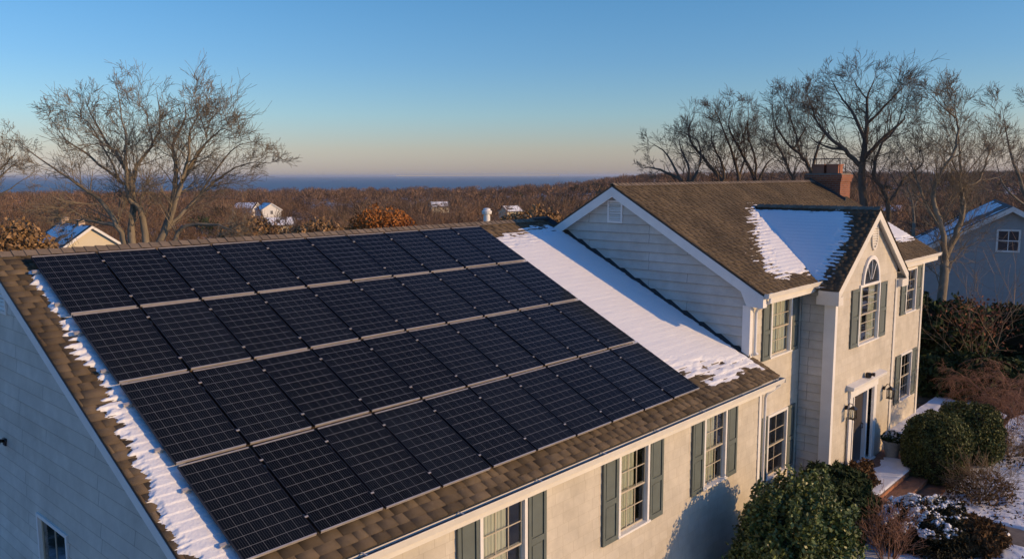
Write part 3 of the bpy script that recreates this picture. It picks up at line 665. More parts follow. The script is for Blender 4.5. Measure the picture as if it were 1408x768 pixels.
# entrance
mb = MB(); fC.box(mb, DX0-.22, DX0, DZ0, DZ1, -.02, .06); fC.box(mb, DX1, DX1+.22, DZ0, DZ1, -.02, .06); fC.box(mb, DX0-.24, DX1+.24, DZ1, DZ1+.26, -.02, .08)
mb.pbox([fC.p(DX0-.42, DZ1+.26, 0), fC.p(DX1+.55, DZ1+.26, 0), fC.p(DX1+.55, DZ1+.26, .2), fC.p(DX0-.42, DZ1+.26, .2), fC.p(DX0-.42, DZ1+.4, 0), fC.p(DX1+.55, DZ1+.4, 0), fC.p(DX1+.55, DZ1+.36, .23), fC.p(DX0-.42, DZ1+.36, .23)])
fC.box(mb, DX0-.22, DX1+.22, DZ0-.1, DZ0, -.3, .12)
surr = mb.build('door_surround', M_WHITE, house, bevel=.008)
mb = MB(); fC.box(mb, DX0+.02, DX0+.32, DZ0, DZ1, -.2, -.14); fC.box(mb, DX0+.36, DX1-.36, DZ0+.02, DZ1-.03, -.2, -.13)
fC.box(mb, DX0+.42, DX1-.42, DZ0+.25, DZ0+.9, -.13, -.115); fC.box(mb, DX0+.42, DX1-.42, DZ0+1.05, DZ1-.2, -.13, -.115)
door = mb.build('door', M_DOOR, house, bevel=.006)
mb = MB(); mb.tube([fC.p(DX1-.48, DZ0+.98, -.12), fC.p(DX1-.48, DZ0+1.0, -.06), fC.p(DX1-.48, DZ0+1.12, -.06), fC.p(DX1-.48, DZ0+1.14, -.12)], .015, 6); mb.build('handle', M_LANTERN, door)
mb = MB(); fC.box(mb, DX1-.36, DX1-.26, DZ0, DZ1, -.2, -.02); fC.box(mb, DX1-.22, DX1, DZ0, DZ1, -.2, -.1); fC.box(mb, DX0+.3, DX0+.36, DZ0, DZ1, -.2, -.02); fC.box(mb, DX0, DX0+.05, DZ0, DZ1, -.2, 0); mb.build('door_jamb', M_WHITE, surr)
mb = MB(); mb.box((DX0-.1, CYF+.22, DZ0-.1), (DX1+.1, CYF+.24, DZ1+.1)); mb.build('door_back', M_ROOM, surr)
def lantern(u, v):
    mb = MB(); mb.tube([fC.p(u, v+.05, .02), fC.p(u, v+.05, .06)], [.06, .06], 10); mb.tube([fC.p(u, v+.05, .05), fC.p(u, v+.18, .12), fC.p(u, v+.17, .2), fC.p(u, v+.10, .22)], .013, 6)
    o = fC.p(u, v-.22, .22); s = .075
    for sx in (-1, 1):
        for sy in (-1, 1): mb.box((o.x+sx*s-.008, o.y+sy*s-.008, o.z), (o.x+sx*s+.008, o.y+sy*s+.008, o.z+.26))
    mb.box((o.x-s-.015, o.y-s-.015, o.z-.02), (o.x+s+.015, o.y+s+.015, o.z))
    mb.add([(o.x-s-.03, o.y-s-.03, o.z+.26), (o.x+s+.03, o.y-s-.03, o.z+.26), (o.x+s+.03, o.y+s+.03, o.z+.26), (o.x-s-.03, o.y+s+.03, o.z+.26), (o.x, o.y, o.z+.36)], [(0, 3, 2, 1), (0, 1, 4), (1, 2, 4), (2, 3, 4), (3, 0, 4)])
    L = mb.build('wall_lantern', M_LANTERN, house)
    mb = MB(); mb.box((o.x-s+.01, o.y-s+.01, o.z), (o.x+s-.01, o.y+s-.01, o.z+.25)); mb.build('lantern_glass', glass_mat('lantern_glass', (.8, .8, .75)), L)
    mb = MB(); mb.lathe((o.x, o.y, o.z), [(.02, 0), (.022, .1), (.015, .14), (.002, .16)], 8); mb.build('bulb', M_WHITE, L)
lantern(17.62, -5.05); lantern(20.65, -5.1)
mb = MB(); mb.lathe(fC.p(19.0, DZ1+.38, .12), [(.06, 0), (.085, .04), (.085, .12), (.06, .15)], 12); mb.tube([fC.p(19.0, DZ1+.5, .2), fC.p(19.0, DZ1+.5, .29)], [.04, .055], 10); mb.build('flood_light', M_LANTERN, house, smooth=True)
mb = MB(); fC.box(mb, 17.72, 17.75, -6.9, -5.3, .02, .04); mb.build('cable', M_DARKMETAL, house)
# chimney on the far end
mb = MB(); mb.box((26.6, -3.05, -2.2), (27.6, -1.75, 1.02)); mb.box((26.56, -3.09, 1.02), (27.64, -1.71, 1.14)); mb.box((26.53, -3.12, 1.14), (27.67, -1.68, 1.28)); ch = mb.build('chimney', M_BRICK, house)
mb = MB(); mb.box((26.58, -3.07, 1.28), (27.62, -1.73, 1.33)); mb.build('chimney_crown', M_CONC, ch)
for yy in (-2.85, -2.3):
    mb = MB(); mb.box((26.8, yy-.02, 1.33), (27.25, yy+.42, 1.62)); mb.box((26.77, yy-.05, 1.62), (27.28, yy+.45, 1.67)); mb.build('flue', mat('clay_flue', (.33, .13, .075), rough=.85, var=.15), ch)
mb = MB(); mb.box((26.7, -2.98, 1.86), (27.35, -1.78, 1.885))
for (x, y) in ((26.73, -2.95), (27.32, -2.95), (26.73, -1.81), (27.32, -1.81)): mb.box((x-.012, y-.012, 1.33), (x+.012, y+.012, 1.86))
mb.build('rain_cap', M_DARKMETAL, ch)
mb = MB(); mb.pbox([(26.5, -3.3, zB(-3.3)+.01), (26.56, -3.3, zB(-3.3)+.01), (26.56, -1.9, RBZ+.03), (26.5, -1.9, RBZ+.03), (26.53, -3.3, zB(-3.3)+.12), (26.56, -3.3, zB(-3.3)+.12), (26.56, -1.9, RBZ+.13), (26.53, -1.9, RBZ+.13)]); mb.build('flashing', M_DARKMETAL, ch)
# vent stack behind the ridge
mb = MB(); mb.lathe((11.7, .95, za(RAY)-.45), [(.09, 0), (.09, .62), (.075, .62), (.075, .64), (.13, .66), (.14, .74), (.10, .76), (.1, .80), (.05, .82)], 16); mb.build('vent_stack', M_WHITE, house, smooth=False)

# ------------------------------------------------------------------ solar array
PW, PH, PL, PITCHR = 1.05, 1.008, 1.745, 1.8032
Sdir = Vector((0, -math.cos(TA), -math.sin(TA))); Ndir = Vector((0, -math.sin(TA), math.cos(TA)))
def PP(u, s, n): return Vector((u, 0, 0))+Sdir*s+Ndir*n
def pb(mb, u0, u1, s0, s1, n0, n1): mb.pbox([PP(u0,s0,n0), PP(u1,s0,n0), PP(u1,s1,n0), PP(u0,s1,n0), PP(u0,s0,n1), PP(u1,s0,n1), PP(u1,s1,n1), PP(u0,s1,n1)])
fw = .012
def one(u0, u1, s0, s1, n0, n1): m_ = MB(); pb(m_, u0, u1, s0, s1, n0, n1); return m_
mbB = MB(); pb(mbB, fw, PH-fw, .02, PL-.02, -.034, -.028)
def mkmesh(mb, nm):
    me = bpy.data.meshes.new(nm); me.from_pydata(mb.v, [], mb.f)
    bm = bmesh.new(); bm.from_mesh(me); bmesh.ops.recalc_face_normals(bm, faces=bm.faces); bm.to_mesh(me); bm.free(); return me
meF = [mkmesh(one(a, b, 0, PL, -.035, 0), 'side_frame') for a, b in ((0, fw), (PH-fw, PH))]
meT = [mkmesh(one(fw, PH-fw, a, b, -.035, .0012), 'end_frame') for a, b in ((0, .016), (PL-.016, PL))]
meC = [mkmesh(one(PH-.006, PH+.046, q-.011, q+.011, -.01, .006), 'clamp') for q in (.3, PL-.3)]
meG = bpy.data.meshes.new('cell_sheet'); meG.from_pydata([tuple(PP(fw, .02, -.004)), tuple(PP(PH-fw, .02, -.004)), tuple(PP(PH-fw, PL-.02, -.004)), tuple(PP(fw, PL-.02, -.004))], [], [(3, 2, 1, 0)])
uv = meG.uv_layers.new(name='UV'); L_, W_ = PL-.04, PH-2*fw
for lp, c in zip(meG.loops, range(4)):
    uv.data[lp.index].uv = {0: (0, 0), 1: (W_, 0), 2: (W_, L_), 3: (0, L_)}[lp.vertex_index]
for q in meF: q.materials.append(M_BLACKFR)
for q in meT+meC: q.materials.append(M_ALU)
meG.materials.append(M_CELLS)
ordn = ['first', 'second', 'third', 'fourth', 'fifth', 'sixth', 'seventh', 'eighth', 'ninth', 'tenth']
rown = ['top row under the ridge', 'second row from the ridge', 'third row from the ridge', 'bottom row above the gutter']
prd = random.Random(5)
for j in range(4):
    for i in range(10):
        e = empty('solar_panel', PP(i*PW, j*PITCHR, prd.uniform(-.002, .002)))
        e.rotation_euler = (prd.uniform(-.0045, .0045), prd.uniform(-.0035, .0035), 0)
        tag(e, 'black solar panel, %s from the left gable in the %s' % (ordn[i], rown[j]), 'solar panel', 'solar panels on the low roof')
        for nm, me in [('side_frame', q) for q in meF]+[('end_frame', q) for q in meT]+[('cell_sheet', meG)]:
            o = bpy.data.objects.new(nm, me); col.objects.link(o); o.parent = e
        for q in (meC if i < 9 else []):
            o = bpy.data.objects.new('clamp', q); col.objects.link(o); o.parent = e
rl = ['upper', 'lower']
for j in range(4):
    for k, s in enumerate((.38, 1.38)):
        mb = MB(); s0 = j*PITCHR+s; L0 = PP(-.12 if (j+k) % 2 else -.08, s0, 0)
        m2 = MB(); 
        def rb(mb, u0, u1, a, b, n0, n1): pb(mb, u0, u1, s0+a, s0+b, n0, n1)
        rb(mb, -.10, 10.56, -.02, .02, -.08, -.04)
        o = mb.build('mounting_rail', M_ALU); tag(o, 'aluminium mounting rail under the %s half of the %s of panels' % (rl[k], rown[j]), 'rail', 'mounting rails under the solar panels')
        mb = MB()
        for q in range(7): rb(mb, -.05+q*1.73, .0+q*1.73, -.04, .04, -.155, -.08)
        mb.build('foot', M_ALU, o)

# ------------------------------------------------------------------ snow on the roofs
def snow_sheet(name, O, U, S, N, u0, u1, s0, s1, res, hf, label, parent=None, kind='stuff'):
    """a height field of snow over a plane; hf(U,S) is the thickness, negative where bare"""
    nu = max(2, int((u1-u0)/res)); ns = max(2, int((s1-s0)/res))
    uu, ss = np.meshgrid(np.linspace(u0, u1, nu), np.linspace(s0, s1, ns), indexing='ij')
    h = hf(uu, ss); O, U, S, N = [np.array(tuple(Vector(q)), float) for q in (O, U, S, N)]
    hh = np.clip(h, -.03, 1)
    P = O + uu[..., None]*U + ss[..., None]*S + hh[..., None]*N
    idx = np.arange(nu*ns).reshape(nu, ns)
    F = np.stack([idx[:-1, :-1], idx[1:, :-1], idx[1:, 1:], idx[:-1, 1:]], -1).reshape(-1, 4)
    keep = (h.ravel()[F] > -.012).any(1); F = F[keep]
    if np.dot(np.cross(U, S), N) < 0: F = F[:, ::-1]
    used = np.unique(F); remap = np.full(nu*ns, -1); remap[used] = np.arange(len(used))
    o = link(name, npmesh(name, P.reshape(-1, 3)[used], remap[F]), M_SNOW, parent, smooth=True)
    tag(o, label, 'snow', None, kind); return o
def course_mod(s, expo, amp):      # thinner right above each shingle's butt edge
    t = (s/expo) % 1
    return amp*(t-.5)
def edge(x, w): return np.clip(x/w, -1, 1)
OA = (0, RAY, za(RAY))
def hA(u, s):
    n = fbm(u*1.6, s*5, 11)-.5; n2 = fbm(u*5, s*9, 12)-.5; big = fbm(u*.8, s*.8, 13)-.5
    left = u-(10.58+np.where(s < 1.6, (1.6-s)*.0, 0)); right = 13.50+.0*s-u
    top = s-(.50+.35*np.clip((12.6-u)/1.8, 0, 1)+.6*n+.5*n2); bot = (7.1+.25*(u-10.6)/3+.30*(u-12)*.4)-s+1.1*n+.4*n2
    m = np.minimum(np.minimum(edge(left+.06*n2, .08), edge(right+.12*n2, .07)), np.minimum(edge(top, .5), edge(bot, .55)))
    return .036*m + .016 + .012*n + course_mod(s, .165, .019)*np.clip(1.15-m, .1, 1) + .012*big
snow_sheet('snow', OA, (1, 0, 0), sA, nA, 10.3, 13.6, .1, 7.6, .02, hA, 'white snow sheet on the low roof between the panels and the tall gable wall')
def hL(u, s):
    wdt = .03+.33*sstep(1.2, 7.0, s)+.04*np.sin(s*3)+.03*np.sin(s*1.3); n = fbm(u*4, s*6, 31)-.5; n2 = fbm(s*9, u*3+4, 32)-.5
    left = u-(-.05-wdt)+.26*n2+.26*n; right = .20-u; top = s-.55
    lobes = .045*np.cos(s*2*math.pi/.165+2*fbm(s*2, u*0, 4))*(.1+1.7*vnoise(s*3.1, u*0, 9))
    m = np.minimum(np.minimum(edge(left+lobes, .10), edge(right, .08)), edge(top, .2))
    return .040*m+.006+course_mod(s, .165, .011)+.016*n
snow_sheet('snow', OA, (1, 0, 0), sA, nA, -.55, .25, .3, LA-.05, .0125, hL, 'narrow ragged strip of snow along the left edge of the solar array')
OB = (0, RBY, RBZ)
def vx(s):  # x of the left valley at slope distance s on the big roof
    z = RBZ-s*cB*SB; return RCX-(RCZ-z)/SC
def hB(u, s):
    n = fbm(u*2.2, s*6, 41)-.5; n2 = fbm(u*6, s*14, 42)-.5
    lim = np.interp(s, [1.3, 1.8, 2.6, 3.4, 4.2, 4.9], [19.2, 18.2, 17.1, 15.9, 15.0, 14.75])
    left = u-lim+.9*n+1.0*n2; right = vx(s)+.12-u; bot = 4.62-s+.4*n+.3*n2; top = s-1.25
    m = np.minimum(np.minimum(edge(left, .75), edge(right+.2, .1)), np.minimum(edge(bot, .25), edge(top, .2)))
    return .030*m+.006+course_mod(s, .14, .036)*np.clip(1.2-m, .15, 1)+.012*n
snow_sheet('snow', OB, (1, 0, 0), sB, nB, 14.2, 19.4, 1.1, 4.95, .02, hB, 'triangle of snow on the brown roof left of the front gable valley')
def hB2(u, s):
    n = fbm(u*2.2, s*6, 43)-.5; n2 = fbm(u*6, s*14, 44)-.5
    z = RBZ-s*cB*SB; vr = RCX+(RCZ-z)/SC
    left = u-vr+.1; right = 27.25-u; bot = 4.15-s+.5*n+.3*n2; top = s-2.35+.3*n
    m = np.minimum(np.minimum(edge(left, .1), edge(right, .2)), np.minimum(edge(bot, .4), edge(top, .3)))
    return .04*m+.006+course_mod(s, .14, .030)*np.clip(1.2-m, .1, 1)+.012*n
snow_sheet('snow', OB, (1, 0, 0), sB, nB, 19.3, 27.25, 1.1, 4.9, .03, hB2, 'sunlit snow on the far right end of the brown roof beyond the front gable')
SCv = Vector((-1, 0, -SC)).normalized(); NCv = Vector((-SC, 0, 1)).normalized()
def hC_(u, s):
    n = fbm(u*6, s*2.2, 51)-.5; n2 = fbm(u*5, s*14, 52)-.5
    x = RCX-s*cC; vy = RBY-(RBZ-(RCZ-(RCX-x)*SC))/SB
    left = vy+.1-u; right = u-(CFY+.10+np.interp(s, [0, 1, 2.2, 3.4], [.75, .38, .40, .45]))+.42*n2+.25*n; top = s-.2+.15*n; bot = 3.35-s
    m = np.minimum(np.minimum(edge(left, .08), edge(right, .35)), np.minimum(edge(top, .12), edge(bot, .08)))
    return .034*m+.008+course_mod(s, .14, .036)*np.clip(1.2-m, .15, 1)+.014*n
snow_sheet('snow', (RCX, 0, RCZ), (0, 1, 0), SCv, NCv, CFY, -3.1, .1, 3.42, .02, hC_, 'shaded snow covering the left slope of the front gable roof')


# ------------------------------------------------------------------ plants: branching and leaves
def frusta(P0, P1, R0, R1, sides):
    """every segment a tapered prism, built in one go"""
    P0, P1, R0, R1 = [np.asarray(a, float) for a in (P0, P1, R0, R1)]
    d = P1-P0; d /= np.maximum(np.linalg.norm(d, axis=1, keepdims=True), 1e-9)
    ref = np.where(np.abs(d[:, 2:3]) < .9, np.array([[0, 0, 1.]]), np.array([[1., 0, 0]]))
    a = np.cross(d, ref); a /= np.linalg.norm(a, axis=1, keepdims=True); b = np.cross(d, a)
    k = np.arange(sides)*2*np.pi/sides; c, s_2 = np.cos(k), np.sin(k)
    ring = a[:, None, :]*c[None, :, None]+b[:, None, :]*s_2[None, :, None]
    V = np.concatenate([P0[:, None]+ring*R0[:, None, None], P1[:, None]+ring*R1[:, None, None]], 1).reshape(-1, 3)
    i = np.arange(sides); j = (i+1) % sides
    f = np.stack([i, j, j+sides, i+sides], -1); F = (f[None]+(np.arange(len(P0))*2*sides)[:, None, None]).reshape(-1, 4)
    return V, F
def segs_mesh(name, segs, sides, m, parent, smooth=True):
    P0 = [q[0] for q in segs]; P1 = [q[1] for q in segs]
    V, F = frusta(P0, P1, [q[2] for q in segs], [q[3] for q in segs], sides)
    return link(name, npmesh(name, V, F), m, parent, smooth)
def grow(out, p, d, L, r, lvl, mx, rd, wob=.22, up=.10, kids=(1, 2), ang=(25, 55), ratio=(.45, .7), nseg=4, rmin=.006):
    d = d.normalized(); sl = L/nseg
    for i in range(nseg):
        r1 = max(rmin, r*(1-.55*(i+1)/nseg)); r0 = max(rmin, r*(1-.55*i/nseg))
        d = (d+Vector((rd.gauss(0, wob), rd.gauss(0, wob), rd.gauss(0, wob)))*.6+Vector((0, 0, up))).normalized()
        q = p+d*sl; out.append((tuple(p), tuple(q), r0, r1))
        if lvl < mx and (i > 0 or lvl > 1):
            for _ in range(rd.choice(kids)):
                ax = d.orthogonal().normalized(); ax.rotate(Matrix.Rotation(rd.uniform(0, 2*math.pi), 3, d))
                dd = d.copy(); dd.rotate(Matrix.Rotation(R(rd.uniform(*ang)), 3, ax))
                grow(out, q, dd, L*rd.uniform(*ratio), r1*.62, lvl+1, mx, rd, wob, up, kids, ang, ratio, max(2, nseg-1), rmin)
        p = q
def limb_tree(name, label, cat, group, scale, depth, limbs, seed, bark, mx=4, tw=.0062, base_z=None, dens=1.0, twl=1.0, vs=.93):
    """main limbs follow hand-set outlines (lateral, height, thickness); finer branches grow from them in all directions"""
    rd = random.Random(seed); k0 = limbs[0][1][0]
    def P3(u, v, dep):
        return CAM+f_*dep+r_*((u-704)/1130*dep)+u_*(-(v-384)/1130*dep)
    thick = []; fine = []; root = None; known = []
    vb = max(p[1] for l in limbs for p in l[1])
    limbs = [(a, [(u, vb-(vb-v)*vs) for u, v in b], c) for a, b, c in limbs]
    for (r0, pts, side) in limbs:
        pl = []; off = 0; drift = side*rd.uniform(.5, 1.0); first = None
        if known and not v_low(pts[0], limbs):
            first = min(known, key=lambda k: (k[0]-pts[0][0])**2+(k[1]-pts[0][1])**2); off = first[4]; r0 = min(r0, first[3]*.9)
        for i, (u, v) in enumerate(pts):
            if i == 0 and first: pl.append(first[2].copy()); off += drift*scale*.9; continue
            pl.append(P3(u, v, depth)+Vector((f_.x, f_.y, 0))*off); off += drift*scale*.9+rd.uniform(-.25, .25)*scale
        # smooth (catmull)
        sm = []
        for i in range(len(pl)-1):
            p0, p1, p2, p3 = pl[max(0, i-1)], pl[i], pl[i+1], pl[min(len(pl)-1, i+2)]
            for k in range(4):
                t = k/4; sm.append(.5*((2*p1)+(p2-p0)*t+(2*p0-5*p1+4*p2-p3)*t*t+(3*p1-p0-3*p2+p3)*t**3)+Vector((rd.gauss(0, .02), rd.gauss(0, .02), rd.gauss(0, .02)))*scale)
        sm.append(pl[-1]); n = len(sm)
        if root is None: root = pl[0]
        rads = [max(tw*1.3, r0*.86*(1-i/(n-1))**.85*1.0) for i in range(n)]
        for i, q in enumerate(sm):
            dq = q-CAM; zq = dq.dot(f_); known.append((704+1130*dq.dot(r_)/zq, 384-1130*dq.dot(u_)/zq, q, rads[i], zq-depth))
        m_ = MB(); m_.tube(sm, rads, 9, cap=False); thick.append(m_)
        tot = sum((sm[i+1]-sm[i]).length for i in range(n-1))
        for i in range(3, n):
            frac = i/(n-1)
            for _ in range(rd.choice((1, 1, 2)) if rd.random() < dens else 0):
                d = (sm[min(n-1, i+1)]-sm[i-1]).normalized(); ax = d.orthogonal().normalized(); ax.rotate(Matrix.Rotation(rd.uniform(0, 2*math.pi), 3, d))
                d.rotate(Matrix.Rotation(R(rd.uniform(25, 60)), 3, ax))
                grow(fine, sm[i], d, scale*twl*rd.uniform(.8, 1.5)*(1.5-1.1*frac), min(.030, rads[i]*.40), 1, mx, rd, wob=.10, up=.05, kids=(1, 1, 2), ang=(20, 48), ratio=(.5, .80), rmin=tw)
    gz = base_z if base_z is not None else float(terrain_z(root.x, root.y))
    e = empty(name, (root.x, root.y, gz)); tag(e, label, cat, group)
    inv = Vector(e.location)
    mb = MB()
    for (m_, (r0, pts, side)) in zip(thick, limbs):
        mb.add([Vector(v)-inv for v in m_.v], m_.f)
        p = P3(*pts[0], depth)
        if v_low(pts[0], limbs): mb.tube([p-inv+Vector((0, 0, .05)), Vector((p.x-inv.x, p.y-inv.y, 0))*.55+Vector((0, 0, (p.z-gz)*.45)), Vector((0, 0, -.3))], [r0, r0*1.25, r0*1.7], 10)
    mb.build('trunk', bark, e, smooth=True)
    tp = [((a[0]-inv.x, a[1]-inv.y, a[2]-inv.z), (b[0]-inv.x, b[1]-inv.y, b[2]-inv.z), r0, r1) for (a, b, r0, r1) in fine]
    segs_mesh('crown', tp, 3, bark, e)
    return e
def v_low(p, limbs):
    m = max(l[1][0][1] for l in limbs); return p[1] > m-14
def z1(*pts): return [(x/2.56, y/2.56+60) for x, y in pts]
def z5(*pts): return [(x/2.57+860, y/2.57+60) for x, y in pts]
limb_tree('bare_tree', 'large bare many-stemmed tree standing behind the left part of the panelled roof', 'tree', None, 1.0, 34, [
    (.20, z1((470, 740), (466, 640), (460, 480), (400, 380), (330, 280), (270, 150)), .1),
    (.15, z1((455, 740), (425, 630), (380, 550), (290, 465), (200, 400), (75, 300)), -.3),
    (.13, z1((462, 560), (455, 500), (400, 460), (310, 380), (220, 310), (130, 205)), .3),
    (.17, z1((515, 740), (502, 570), (470, 530), (456, 400), (450, 290), (430, 100)), -.2),
    (.12, z1((460, 480), (470, 410), (520, 330), (545, 250), (520, 110)), .2),
    (.19, z1((542, 740), (575, 630), (590, 520), (585, 420), (560, 330), (600, 230), (590, 150)), .3),
    (.14, z1((575, 650), (620, 540), (650, 430), (680, 380), (700, 280), (760, 190)), -.3),
    (.14, z1((560, 670), (620, 600), (700, 510), (780, 440), (860, 400), (960, 395)), .1),
    (.12, z1((585, 740), (640, 640), (720, 625), (800, 635), (880, 670)), -.2),
    (.12, z1((430, 632), (350, 615), (280, 610), (210, 625)), .2),
    (.11, z1((600, 520), (650, 400), (700, 300), (650, 160)), .3),
    (.09, z1((655, 430), (720, 340), (790, 280), (850, 290)), -.3),
    (.09, z1((400, 470), (350, 330), (290, 230), (180, 190)), -.3),
    (.08, z1((520, 330), (500, 250), (470, 180), (350, 110)), .3),
    (.08, z1((700, 510), (760, 400), (820, 330), (900, 320)), .3),
    (.08, z1((600, 240), (640, 200), (680, 160)), .2),
], 101, M_BARK, dens=.85, twl=.92, vs=.95)
limb_tree('bare_tree', 'bare brown tree leaning into the picture at the far left edge', 'tree', None, 1.0, 44, [
    (.18, z1((-120, 760), (-110, 600), (-60, 500), (0, 430), (60, 370)), .2), (.14, z1((-115, 640), (-60, 560), (20, 500), (110, 440)), -.2),
    (.12, z1((-110, 600), (-100, 480), (-70, 380), (-20, 330)), .1), (.12, z1((-90, 560), (-40, 450), (10, 370), (30, 340)), .3)], 102, M_BARK, dens=.75, twl=.8)
limb_tree('bare_tree', 'leftmost bare tree fanning out behind the brown ridge', 'tree', 'bare trees behind the tall block', 1.1, 44, [
    (.17, z5((215, 560), (205, 490), (130, 440), (60, 430)), .1), (.14, z5((212, 520), (260, 420), (250, 330), (150, 285)), -.2),
    (.12, z5((205, 500), (150, 380), (90, 330)), .2), (.10, z5((212, 530), (225, 440), (200, 350), (210, 300)), .3)], 103, M_BARKD, dens=.75, twl=.7)
limb_tree('bare_tree', 'bare tree with a peaked crown rising left of the brick chimney', 'tree', 'bare trees behind the tall block', 1.1, 46, [
    (.18, z5((355, 560), (350, 490), (290, 400), (230, 310), (255, 220)), .1), (.14, z5((400, 560), (405, 470), (380, 380), (340, 270), (305, 200)), -.2),
    (.16, z5((470, 560), (465, 480), (420, 380), (380, 280), (400, 165)), .2), (.12, z5((465, 480), (470, 400), (440, 300), (440, 200)), .2), (.10, z5((470, 500), (500, 420), (530, 390)), -.3),
    (.10, z5((350, 490), (345, 420), (300, 330), (300, 240)), -.3), (.1, z5((405, 470), (430, 380), (420, 260)), .3)], 104, M_BARKD, dens=.9, twl=.85)
limb_tree('bare_tree', 'slender bare tree whose limbs spread straight above the brick chimney', 'tree', 'bare trees behind the tall block', 1.1, 43, [
    (.16, z5((655, 560), (658, 450), (620, 380), (560, 300), (530, 200)), .1), (.13, z5((605, 560), (600, 490), (560, 400), (520, 310), (505, 180)), -.2),
    (.12, z5((620, 380), (610, 290), (580, 210), (570, 140)), .2), (.11, z5((658, 440), (690, 350), (720, 280), (700, 200)), .3), (.09, z5((600, 350), (650, 260), (640, 160)), -.2)], 105, M_BARKD, dens=.9, twl=.85)
limb_tree('bare_tree', 'tallest bare tree with a broad dark crown just right of the brick chimney', 'tree', 'bare trees behind the tall block', 1.15, 40, [
    (.24, z5((845, 640), (845, 450), (850, 340), (870, 250), (880, 150), (905, 45)), .1), (.15, z5((845, 410), (780, 350), (720, 290), (680, 220), (645, 115)), -.2),
    (.15, z5((855, 380), (930, 300), (1000, 240), (1040, 195)), .3), (.14, z5((855, 310), (820, 200), (790, 130), (760, 45)), .3), (.12, z5((870, 245), (950, 150), (985, 95)), -.3),
    (.15, z5((925, 640), (915, 540), (870, 450), (890, 350), (950, 250), (960, 120)), -.1), (.11, z5((925, 560), (980, 470), (1050, 400), (1045, 330)), .2), (.10, z5((780, 350), (700, 330), (650, 290)), .2), (.10, z5((880, 150), (850, 90), (830, 50)), .2)], 106, M_BARKD, dens=.9, twl=.8, vs=.90)
limb_tree('bare_tree', 'big forked bare tree with a sunlit trunk between the house and the blue-grey neighbour', 'tree', 'bare trees behind the tall block', 1.15, 38, [
    (.26, [(1288, 480), (1299, 380), (1306, 350), (1321, 315), (1333, 274), (1328, 240), (1325, 190), (1322, 110)], .05), (.18, [(1305, 358), (1299, 302), (1285, 262), (1290, 230), (1310, 190), (1313, 150), (1290, 125), (1268, 100)], -.2),
    (.13, z5((1192, 560), (1215, 480), (1290, 440), (1340, 330), (1400, 255)), .2), (.13, z5((1215, 480), (1205, 400), (1185, 280), (1180, 110)), .2), (.11, z5((1200, 430), (1260, 380), (1320, 280), (1330, 150)), -.2),
    (.12, [(1299, 302), (1280, 270), (1262, 215), (1250, 180)], .3), (.10, z5((1150, 340), (1100, 250), (1060, 160), (1040, 110)), .3), (.1, z5((1290, 440), (1370, 430), (1430, 400)), .2), (.1, z5((1185, 280), (1150, 200), (1130, 110)), -.3)], 107, M_BARK, base_z=GZ, dens=.95, twl=.8)
limb_tree('bare_tree', 'bare tree with slim upright stems cut off by the right edge of the view', 'tree', 'bare trees behind the tall block', 1.1, 46, [
    (.2, [(1420, 400), (1425, 300), (1410, 240), (1395, 190), (1385, 130)], .1), (.14, [(1423, 330), (1450, 240), (1440, 160), (1420, 110)], .2), (.1, [(1424, 290), (1385, 250), (1370, 200)], -.2)], 108, M_BARK, dens=.75, twl=.8)
limb_tree('bare_tree', 'thin young bare tree in the wood right of the front gable', 'tree', 'bare trees behind the tall block', .8, 52, [
    (.10, z5((1020, 640), (1015, 560), (1000, 500), (1010, 450)), .1), (.08, z5((1018, 590), (1040, 540), (1060, 500)), .2)], 109, M_BARK, dens=.75, twl=.8, mx=3)

# ---- woods
M_TWIG = mat('brown_twigs', (.215, .148, .104), rough=.95, spec=.05, island=.35)
M_TWIG2 = mat('grey_twigs', (.205, .155, .110), rough=.95, spec=.05, island=.35)
M_TWIG3 = mat('russet_twigs', (.25, .155, .095), rough=.95, spec=.05, island=.35)
for m_t in (M_TWIG, M_TWIG2, M_TWIG3):      # neighbouring trees differ in kind and so in colour
    n_ = m_t.node_tree.nodes; l_ = m_t.node_tree.links; b_ = n_['Principled BSDF']; ge = n_.new('ShaderNodeNewGeometry'); nz = n_.new('ShaderNodeTexNoise'); nz.inputs['Scale'].default_value = .11; nz.inputs['Detail'].default_value = 2
    l_.new(ge.outputs['Position'], nz.inputs['Vector']); rp_ = n_.new('ShaderNodeValToRGB'); rp_.color_ramp.elements[0].position = .36; rp_.color_ramp.elements[1].position = .62
    rp_.color_ramp.elements[0].color = (.50, .48, .50, 1); rp_.color_ramp.elements[1].color = (1.25, 1.12, 1.0, 1); l_.new(nz.outputs[0], rp_.inputs[0])
    mx = n_.new('ShaderNodeMix'); mx.data_type = 'RGBA'; mx.blend_type = 'MULTIPLY'; mx.inputs[0].default_value = 1; src = b_.inputs['Base Color'].links[0].from_socket
    l_.new(src, mx.inputs[6]); l_.new(rp_.outputs[0], mx.inputs[7]); l_.new(mx.outputs[2], b_.inputs['Base Color'])
M_EVER = mat('evergreen_needles', (.030, .042, .022), rough=.9, spec=.1, island=.5)
M_ORANGE = mat('orange_leaves', (.34, .135, .04), rough=.85, spec=.1, island=.5)
M_YELLOW = mat('tan_leaves', (.27, .17, .085), rough=.85, spec=.1, island=.45)
def leafcloud(P, size, rd, up=.3, asp=1.6):
    """small quads of random lie at the given points"""
    n = len(P); a = rd.normal(size=(n, 3)); a[:, 2] += up; a /= np.linalg.norm(a, axis=1, keepdims=True)
    b = np.cross(a, rd.normal(size=(n, 3))); b /= np.maximum(np.linalg.norm(b, axis=1, keepdims=True), 1e-6)
    s = size*rd.uniform(.6, 1.35, (n, 1)); a = a*s*asp/2; b = b*s/2
    V = np.stack([P-a, P-b*.9+a*.1, P+a, P+b*.9+a*.1], 1).reshape(-1, 3); F = np.arange(n*4).reshape(-1, 4)
    return V, F
